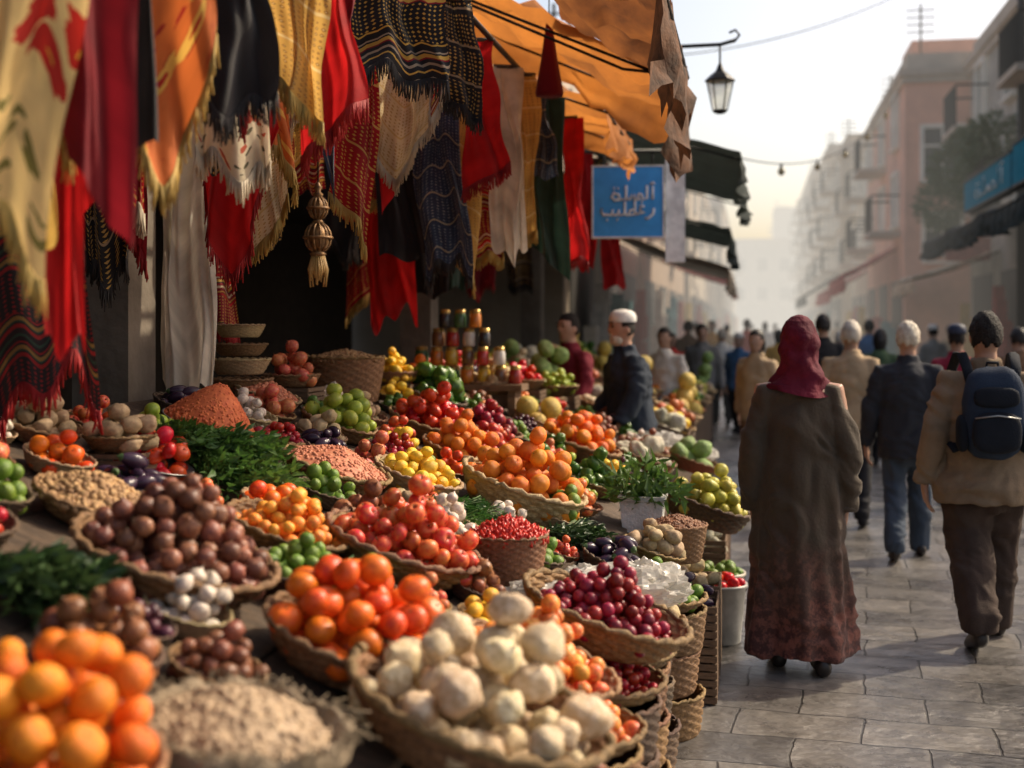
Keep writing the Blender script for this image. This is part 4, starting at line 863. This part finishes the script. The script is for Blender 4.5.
for i,(y,x,kd) in enumerate([(6.55,-.17,'tomato'),(6.85,-.18,'lime'),(6.5,-.45,'apricot')]):
    r=empty('pail',(x,y,0)); tag(r,['grey pail of tomatoes on the paving by the stall','cream pail of limes standing behind the grey pail','red pail of apricots against the stall front'][i],'bucket')
    b=MB(); b.lathe([(0,0),(.095,0),(.1,.01),(.125,.28),(.135,.285),(.133,.3),(.12,.295),(.096,.03),(0,.03)],28); b.build('pail_body',pailm[i],r)
    MB().tube([(.128*cos(a),.02-.02*sin(a),.28-.07*sin(a)) for a in [PI*k/10 for k in range(11)]],.005,6).build('handle',iron,r)
    for (a,b_,c) in heap(16,.03,.12,.4):
        o=obj(kd,FR[kd],None,(x+a,y+b_,.27+c)); o.scale=(.03,)*3; o.rotation_euler=(U(-1,1),U(-1,1),0); tag(o,f"{kd} filling the {['grey','cream','red'][i]} pail",'vegetable' if kd in VEG else 'fruit',f"{plur(kd)} in the {['grey','cream','red'][i]} pail")
# loose pyramid of jars and tins on a low wooden stand
p=Vector((-1.9,8.2,0)); z0=SA-SB*p.x-.02; jr=empty('jar_stand',(p.x,p.y,z0)); tag(jr,'low wooden stand under the stacked jars at the back','stand')
MB().box((0,0,.1),(.86,.26,.04)).build('top_board',wood,jr,False)
for s in(-1,1): MB().box((s*.36,0,.0),(.05,.22,.158)).build('leg',wood,jr,False)
lid=pm('jar_lid',(.45,.3,.08),rough=.35,metal=.5)
jc=[('red',(.45,.04,.03)),('yellow',(.65,.42,.05)),('green',(.07,.16,.07)),('white',(.7,.66,.6)),('brown',(.2,.1,.05)),('orange',(.6,.2,.03)),('dark',(.04,.035,.035))]; jm={n:pm('jar_'+n,c,rough=.2,coat=.4) for n,c in jc}
for k in range(4):
    nj=8-k*2+(k==3)
    for j in range(nj):
        n=jc[(j*3+k*2)%7][0]; q=Vector((p.x+(j-(nj-1)/2)*.104+U(-.006,.006),p.y+U(-.02,.02),z0+.122+k*.122)); r=empty('spice_jar',q); s=U(.93,1.06); r.scale=(s,s,1)
        tag(r,f"{n} jar, {['bottom','second','third','top'][k]} layer of the jar stack, {ords[j]} from left",'jar','jars stacked on the stand')
        MB().lathe([(0,0),(.038,0),(.043,.01),(.043,.08),(.034,.095)],14).build('jar_body',jm[n],r); MB().lathe([(.037,.093),(.037,.118),(0,.12)],14).build('lid',lid,r)
for k in range(4):
    q=at(240,400,5.9); q.z=SA-SB*q.x+.03+k*.085; 
    vessel('pale basket' if k%2 else 'basket',q,.15-.012*k,f"{['lowest','second','third','top'][k]} basket of the stack beside the cream curtain",'stacked baskets by the curtain',False)
# ---------------------------------------------------------------- textiles
def cloth(name,label,px,ybot,wpx,row,mt,hem='flat',nf=2.5,fringe=None,ztop=3.08,amp=.036,yaw=None,top=.68,cat='textile',wk=1.15):
    p,d=onX(px,ybot,row+U(-.06,.06)); zb=p.z; H=ztop-zb; w=wpx/F*d*wk; sd=random.uniform(0,90); nu,nv=48,40
    if yaw is None: yaw=math.atan2(-p.x,p.y)+U(-.3,.3)
    V=[];UV=[]
    lean=U(-.05,.05); dg=U(-.12,.12)
    for j in range(nv+1):
        v=j/nv
        for i in range(nu+1):
            u=i/nu; ww=w*(top+(1-top)*min(1,v*1.6)**.8); a=amp*min(1.,w*3)*(.45+.75*v)
            sw=.06*noise.noise(Vector((v*1.7,sd,0)))+lean*v
            x=(u-.5)*ww+.05*noise.noise(Vector((u*2+sd,v*2.5,0)))+sw
            y=a*(sin(2*PI*nf*.8*(u+dg*v)+sd+1.8*sin(v*2.4+sd))+.4*sin(2*PI*nf*1.9*u+2*sd-v*4)+1.2*noise.noise(Vector((u*3,v*4,sd)))+.55*noise.noise(Vector((u*7,v*9,sd))))
            L={'flat':.98+.02*sin(9*u+sd),'point':1-.34*abs(2*u-1)**1.3,'diag':.8+.2*u,'diagl':1-.2*u,'wave':.93+.04*sin(6*u+sd)+.03*sin(15*u)}[hem]
            V.append((x,y,-v*H*L)); UV.append((u*w*2+sd,v*H*2+sd))
    Fs=[(j*(nu+1)+i,(j+1)*(nu+1)+i,(j+1)*(nu+1)+i+1,j*(nu+1)+i+1) for j in range(nv) for i in range(nu)]
    me=bpy.data.meshes.new('cloth'); me.from_pydata(V,[],Fs); me.materials.append(mt); ul=me.uv_layers.new()
    for l in me.loops: ul.data[l.index].uv=UV[l.vertex_index]
    me.polygons.foreach_set('use_smooth',[True]*len(me.polygons)); me.update()
    r=empty(name,(p.x,p.y,ztop),yaw); tag(r,label,cat); obj('cloth',me,r)
    if fringe:
        b=MB(); base=nv*(nu+1)
        for i in range(nu):
            for s in range(2):
                a=Vector(V[base+i]).lerp(Vector(V[base+i+1]),s/2); l=U(.05,.085); k=Vector((U(-.008,.008),U(-.012,.012),-l)); b.tube([a,a+k*.5,a+k+Vector((U(-.006,.006),0,0))],[.0035,.003,.0022],4)
        b.build('fringe',fringe,r)
    MB().tube([(-w*top*.5,0,.004),(w*top*.5,0,.004)],.012,6).build('hanger',dwood,r)
    return r
red=(.60,.016,.018); dred=(.26,.012,.02); blk=(.02,.018,.019); crm=(.72,.58,.37); yel=(.80,.50,.09); gold=(.62,.36,.07); nav=(.03,.042,.075); gr=(.025,.06,.045)
T_f1=cmat('yellow_floral','floral',[(.85,.62,.26),(.55,.03,.02),(.78,.38,.05),(.22,.19,.05)],4.8,.5); T_f2=cmat('orange_floral','floral',[(.66,.17,.04),(.82,.5,.1),(.48,.03,.02),(.38,.03,.02)],7); T_f3=cmat('cream_floral','floral',[(.78,.66,.46),(.52,.1,.05),(.68,.36,.08),(.16,.14,.08)],9)
T_red=cmat('red_silk','plain',[red],trans=.5); T_dred=cmat('dark_red_cloth','plain',[dred]); T_blk=cmat('black_cloth','plain',[blk],trans=.1); T_cream=cmat('cream_linen','plain',[(.88,.81,.68)],trans=.5); T_yel=cmat('ochre_cloth','plain',[yel])
T_kb=cmat('black_gold_bands','band',[blk,gold,dred,blk,(.4,.3,.2)],9,.15); T_kr=cmat('red_bands','band',[dred,gold,blk,red,crm],10,.25); T_kd=cmat('dark_kilim','band',[(.025,.018,.018),(.28,.02,.02),(.03,.02,.02),(.25,.14,.04),(.03,.06,.04)],11,.12)
T_mr=cmat('red_brocade','motif',[(.36,.015,.02),gold,(.6,.36,.1)],10); T_mn=cmat('navy_motif','motif',[nav,(.12,.15,.2),(.33,.28,.19)],11,.15); T_my=cmat('ochre_motif','motif',[(.68,.42,.11),(.33,.15,.04),(.78,.6,.28)],11); T_mc=cmat('cream_motif','motif',[(.74,.6,.37),(.46,.26,.08),(.64,.45,.18)],12); T_mb=cmat('black_motif','motif',[blk,gold,(.38,.27,.16)],10,.1); T_grn=cmat('dark_green_cloth','plain',[gr],trans=.15)
fr_g=pm('gold_fringe',(.65,.44,.12),trans=.3); fr_c=pm('cream_fringe',(.75,.64,.47),trans=.3); fr_r=pm('red_fringe',(.45,.02,.02),trans=.3); fr_k=pm('black_fringe',(.03,.025,.022))
X1,X2,X3,X4=-1.35,-1.62,-1.92,-2.25
for a in [('floral_shawl','yellow shawl with red flowers, nearest the viewer at far left',32,300,94,X1,T_f1,'wave',1.2,fr_g),
('scarf','narrow red scarf end hanging below the yellow floral shawl',44,362,30,X2,T_red,'flat',1.5,None),
('shawl','deep red shawl right of the yellow floral one',96,250,70,X1,T_dred,'diag',2.,None),
('scarf','bright red scarf layered beside the deep red shawl',118,225,46,X2,T_red,'diagl',2,None),
('shawl','black cloth between the deep red and the orange floral shawls',132,160,50,X1,T_blk,'flat',2,None),
('floral_shawl','orange and yellow floral shawl left of the black fringed one',170,188,78,X1,T_f2,'point',2.,fr_g),
('shawl','black shawl above the cream embroidered scarf',236,120,78,X1,T_blk,'wave',2.,fr_k),
('floral_shawl','cream embroidered scarf with flowers below the black shawl',226,184,64,X2,T_f3,'wave',2.,fr_c),
('silk_scarf','pointed bright red silk scarf beside the cream curtain',240,274,66,X3,T_red,'point',2.2,fr_r),
('scarf','yellow scarf with cream patches at upper middle left',292,124,54,X1,T_my,'diag',2,fr_g),
('scarf','ochre and cream scarf hanging left of the tassel pendant',284,250,36,X3,T_mc,'diagl',2,fr_g),
('scarf','small black patterned scarf behind the ochre ones',272,250,28,X4,T_mb,'flat',1.5,None),
('shawl','red draped shawl right of the yellow scarf',330,155,48,X1,T_red,'diagl',2.2,fr_r),
('scarf','dark red brocade runner with gold motifs and long fringe',364,246,36,X2,T_mr,'diag',1.5,fr_g),
('shawl','black shawl with gold bands in the upper middle',404,84,86,X1,T_kb,'wave',2.,fr_k),
('lace_shawl','cream fringed shawl with a pattern under the gold banded one',407,178,60,X2,T_mc,'point',2.2,fr_c),
('shawl','black cloth hanging behind the cream fringed shawl',398,262,44,X3,T_blk,'flat',2,None),
('shawl','navy patterned shawl right of the cream fringed one',436,282,44,X2,T_mn,'wave',2,fr_k),
('scarf','ochre patterned scarf with fringe beside the navy shawl',462,288,26,X2,T_my,'diag',1.5,fr_g),
('scarf','red scarf hanging right of the navy shawl',482,190,34,X1,T_red,'diagl',1.8,fr_r),
('scarf','red and gold banded runner below the red scarf',484,258,28,X2,T_kr,'flat',1.5,fr_g),
('shawl','cream cloth hanging in the right half of the textiles',506,268,32,X1,T_cream,'wave',2,None),
('scarf','ochre scarf with dark motif right of the cream cloth',526,236,24,X1,T_my,'flat',1.5,fr_g),
('shawl','dark green cloth near the right end of the textiles',547,282,34,X1,T_grn,'diag',2,None),
('scarf','red cloth right of the dark green one',569,262,22,X1,T_red,'flat',1.5,fr_r),
('scarf','maroon cloth at the right end of the textiles',588,274,18,X1,T_red,'wave',1.5,None),
('scarf','brown banded runner above the red cloths at the right end',600,190,20,X1,T_kb,'flat',1.5,None),
('scarf','red cloth low beside the far pillar past the textiles',611,290,20,X1,T_red,'flat',1.5,None),
('cloth_runner','red patterned runner hanging behind the basket stack',232,338,36,-2.5,T_kr,'flat',1.5,fr_r),
('shawl','wide dark striped shawl with red bands and fringe at lower far left',34,432,92,-2.05,T_kd,'wave',1.6,fr_r),
('shawl','dark red cloth hanging low behind the black ones',392,336,40,X4,T_red,'wave',2,None),
('shawl','black cloth low in the shade right of the dark red one',424,300,34,X4,T_blk,'flat',2,None),
('scarf','red cloth in shade behind the brocade runner',345,222,30,X3,T_red,'flat',1.5,None),
('scarf','dark patterned cloth behind the pointed red silk',212,176,36,X3,T_mb,'flat',1.5,None),
('scarf','striped red runner in shade beside the cream fringed shawl',378,200,26,X4,T_kr,'flat',1.5,fr_g),
('scarf','cream cloth strip behind the navy shawl',448,225,22,X3,T_cream,'flat',1.5,None),
('scarf','gold banded dark cloth behind the red scarf',470,240,24,X3,T_kb,'flat',1.5,None),
('scarf','cream patterned strip left of the dark green cloth',534,215,18,X2,T_mc,'flat',1.2,None),
('scarf','cream patterned scarf high behind the deep red shawl',70,120,50,X3,T_mc,'wave',2,fr_c),
('scarf','ochre scarf cut off by the left edge of the photo',4,250,40,X2,T_yel,'flat',1.5,None),
('scarf','red banded runner high behind the bright red scarf',102,140,50,X3,T_kr,'flat',2,None),
('scarf','cream linen high behind the orange floral shawl',152,112,46,X3,T_cream,'wave',2,None),
('scarf','short red scarf between the orange floral and black shawls',198,104,38,X3,T_red,'point',2,None),
('floral_shawl','orange floral scarf between the black shawl and the yellow scarf',260,150,38,X3,T_f2,'wave',2,fr_g),
('scarf','cream linen strip above the ochre scarf',272,96,36,X2,T_cream,'diag',2,None),
('scarf','plain yellow scarf behind the red draped shawl',312,138,38,X3,T_yel,'diag',2,fr_g),
('scarf','deep red scarf at the top beside the gold banded shawl',350,84,34,X1,T_dred,'point',2,None),
('scarf','red scarf behind the gold banded shawl',380,130,44,X3,T_red,'wave',2,None),
('scarf','ochre motif scarf behind the navy shawl top',428,150,44,X4,T_my,'flat',2,None),
('scarf','black motif scarf right of the gold banded shawl',456,118,40,X1,T_mb,'diag',2,fr_k),
('floral_shawl','cream floral scarf behind the black motif scarf',468,160,36,X3,T_f3,'wave',2,None),
('scarf','plain ochre cloth behind the cream cloth top',496,140,34,X3,T_yel,'flat',2,None),
('scarf','red strip low behind the cream cloth',500,212,26,X4,T_red,'flat',2,None),
('scarf','black motif strip behind the ochre dark-motif scarf',520,160,28,X4,T_mb,'flat',2,None),
('scarf','navy motif strip above the dark green cloth',538,180,26,X1,T_mn,'flat',2,None),
('scarf','ochre motif strip right behind the dark green cloth',558,190,24,X3,T_my,'flat',2,None),
('scarf','cream strip behind the two red cloths at right',578,172,20,X3,T_cream,'flat',2,None),
('scarf','black cloth in shade behind the red silk',256,212,30,X4,T_blk,'flat',2,None),
('scarf','red banded strip in shade behind the brass pendant',306,196,30,X4,T_kr,'flat',2,None),
('shawl','dark motif cloth low in shade at the first pillar',108,290,40,-2.4,T_mb,'wave',2,fr_k),
('shawl','dark red cloth low in shade beside the first pillar',142,262,34,X4,T_dred,'diag',2,fr_r),
('shawl','black cloth low in shade between pendant and brocade runner',338,262,40,-2.42,T_blk,'wave',2,fr_k),
('shawl','red brocade cloth low in shade behind the brocade runner',362,318,34,-2.45,T_mr,'diagl',2,fr_g),
('shawl','dark green cloth low in shade behind the navy shawl',446,292,30,-2.45,T_grn,'flat',2,None),
('shawl','deep red cloth low in shade behind the banded runner',486,296,26,-2.4,T_dred,'wave',2,fr_r),
('shawl','black motif cloth low in shade behind the cream cloth',516,288,24,-2.4,T_mb,'flat',2,fr_k)]:
    nm,lab,px,yb,w,row,mt,hem,nf,frg=a; cloth(nm,lab,px,yb,w,row,mt,hem,nf,frg)
thin=[('red',T_red),('cream',T_cream),('ochre patterned',T_my),('dark red',T_dred),('red banded',T_kr),('yellow',T_yel),('black patterned',T_mb),('cream patterned',T_mc),('red brocade',T_mr),('orange floral',T_f2),('navy patterned',T_mn)]
o20=['first','second','third','fourth','fifth','sixth','seventh','eighth','ninth','tenth','eleventh','twelfth','thirteenth','fourteenth','fifteenth','sixteenth','seventeenth','eighteenth','nineteenth','twentieth']
for i in range(20):
    n,mt=thin[(i*4)%11]; px=[66,110,143,205,255,276,303,318,342,358,374,390,426,446,474,492,512,530,556,574][i]
    cloth('narrow_scarf',f"thin {n} strip, {o20[i]} of the narrow hanging strips from left",px,[150,190,215,150,118,188,168,112,205,120,170,215,120,190,130,226,190,120,215,140][i],[22,20,18,24,20,18,18,22,18,20,18,18,20,16,18,16,16,16,14,14][i],[X1,X2,X3,X2][i%4]-.08,mt,['point','diag','flat','diagl'][i%4],1.6,[fr_g,None,fr_c,None,fr_r][i%5])
cloth('curtain','long cream linen curtain hanging beside the stone pillar',187,430,48,-2.34,T_cream,'wave',2.6,None,ztop=3.08,amp=.05,top=.85,cat='curtain')
for i,x in enumerate((X1,X2,X3,X4,-2.47)):
    o=MB().tube([(x,.8,3.09),(x,11.9,3.09)],.016,6).build('hanging_rail',iron); tag(o,['hanging rail nearest the street above the textiles','second hanging rail from the street','third hanging rail from the street','fourth hanging rail from the street','hanging rail nearest the wall'][i],'rail','textile rails')
p=at(549,96,7.3); o=empty('felt_cone',p); tag(o,'red conical felt ornament hanging below the orange awning','ornament'); MB().lathe([(.0,0),(.075,.0),(.08,.02),(.045,.22),(.02,.4),(.004,.46)],20,fn=lambda i,a,q:1+.06*sin(5*q)).build('cone',T_dred,o); MB().tube([(0,0,.44),(0,0,.95)],.004,5).build('cord',iron,o)
# pierced brass pendant: two ribbed bulbs, rings and a thread tassel
p=at(318,288,4.2); o=empty('brass_pendant',p); tag(o,'dark pierced brass pendant with tassels beside the brocade runner','ornament'); brs=pm('aged_brass',(.26,.14,.05),(.06,.03,.015),scale=60,rough=.5,metal=.5)
b=MB()
for zc,rr,hh in((.165,.044,.05),(.262,.032,.038)):
    b.ell((0,0,zc),(rr*.72,rr*.72,hh*.9),14,10)
    for k in range(12):
        a=2*PI*k/12; b.tube([(rr*sin(PI*t/8)*cos(a),rr*sin(PI*t/8)*sin(a),zc-hh*cos(PI*t/8)) for t in range(9)],.0032,5)
    b.tube([((rr+.002)*cos(2*PI*k/20),(rr+.002)*sin(2*PI*k/20),zc) for k in range(21)],.005,5,False)
b.lathe([(0,.1),(.02,.103),(.028,.112),(.014,.122)],14); b.lathe([(.012,.21),(.02,.216),(.012,.224)],14); b.lathe([(.012,.298),(.018,.306),(.008,.318),(.014,.33),(.005,.345),(0,.35)],14)
b.build('pendant_body',brs,o); MB().tube([(0,0,.345),(0,0,3.08-p.z)],.003,5).build('cord',iron,o)
b=MB()
for k in range(22):
    a=2*PI*k/22; b.tube([(.02*cos(a),.02*sin(a),.105),(.032*cos(a),.032*sin(a),.06),(.026*cos(a),.026*sin(a),.0+U(0,.05))],.0025,4)
b.build('tassel',pm('dark_gold_thread',(.42,.25,.07)),o)
# ---------------------------------------------------------------- world, sun, camera
EL,AZ=R(40),R(52)
w=bpy.data.worlds.new('World'); S.world=w; w.use_nodes=True; nt=w.node_tree; nt.nodes.clear()
sky=nn(nt,'ShaderNodeTexSky',sky_type='NISHITA',sun_disc=False,sun_elevation=EL,sun_rotation=AZ,air_density=1.,dust_density=4.,ozone_density=1.)
tn=nn(nt,'ShaderNodeMixRGB',{0:1.,1:sky.outputs[0],2:(1.62,1.46,1.32,1)},blend_type='MULTIPLY')
bg=nn(nt,'ShaderNodeBackground',{0:tn.outputs[0],1:.15}); ow=nn(nt,'ShaderNodeOutputWorld',{0:bg.outputs[0]})
sd=Vector((sin(AZ)*cos(EL),cos(AZ)*cos(EL),sin(EL))); L=bpy.data.lights.new('sun','SUN'); L.energy=5.; L.angle=R(.6); L.color=(1,.87,.66); lo=bpy.data.objects.new('sun',L); C.objects.link(lo); lo.rotation_euler=(-sd).to_track_quat('-Z','Y').to_euler()
cd=bpy.data.cameras.new('camera'); co=bpy.data.objects.new('camera',cd); C.objects.link(co); co.location=CAM; co.rotation_euler=(R(90),0,YAW); cd.sensor_width=36; cd.lens=45; cd.shift_y=-(384-HY)/1024; cd.clip_end=2000; cd.clip_start=.05
cd.dof.use_dof=True; cd.dof.focus_distance=5.0; cd.dof.aperture_fstop=1.7
S.camera=co
S.view_settings.view_transform='Standard'; S.view_settings.look='None'; S.view_settings.exposure=0
print('COUNTS',CNT,'auto',oi,len(bpy.data.objects))
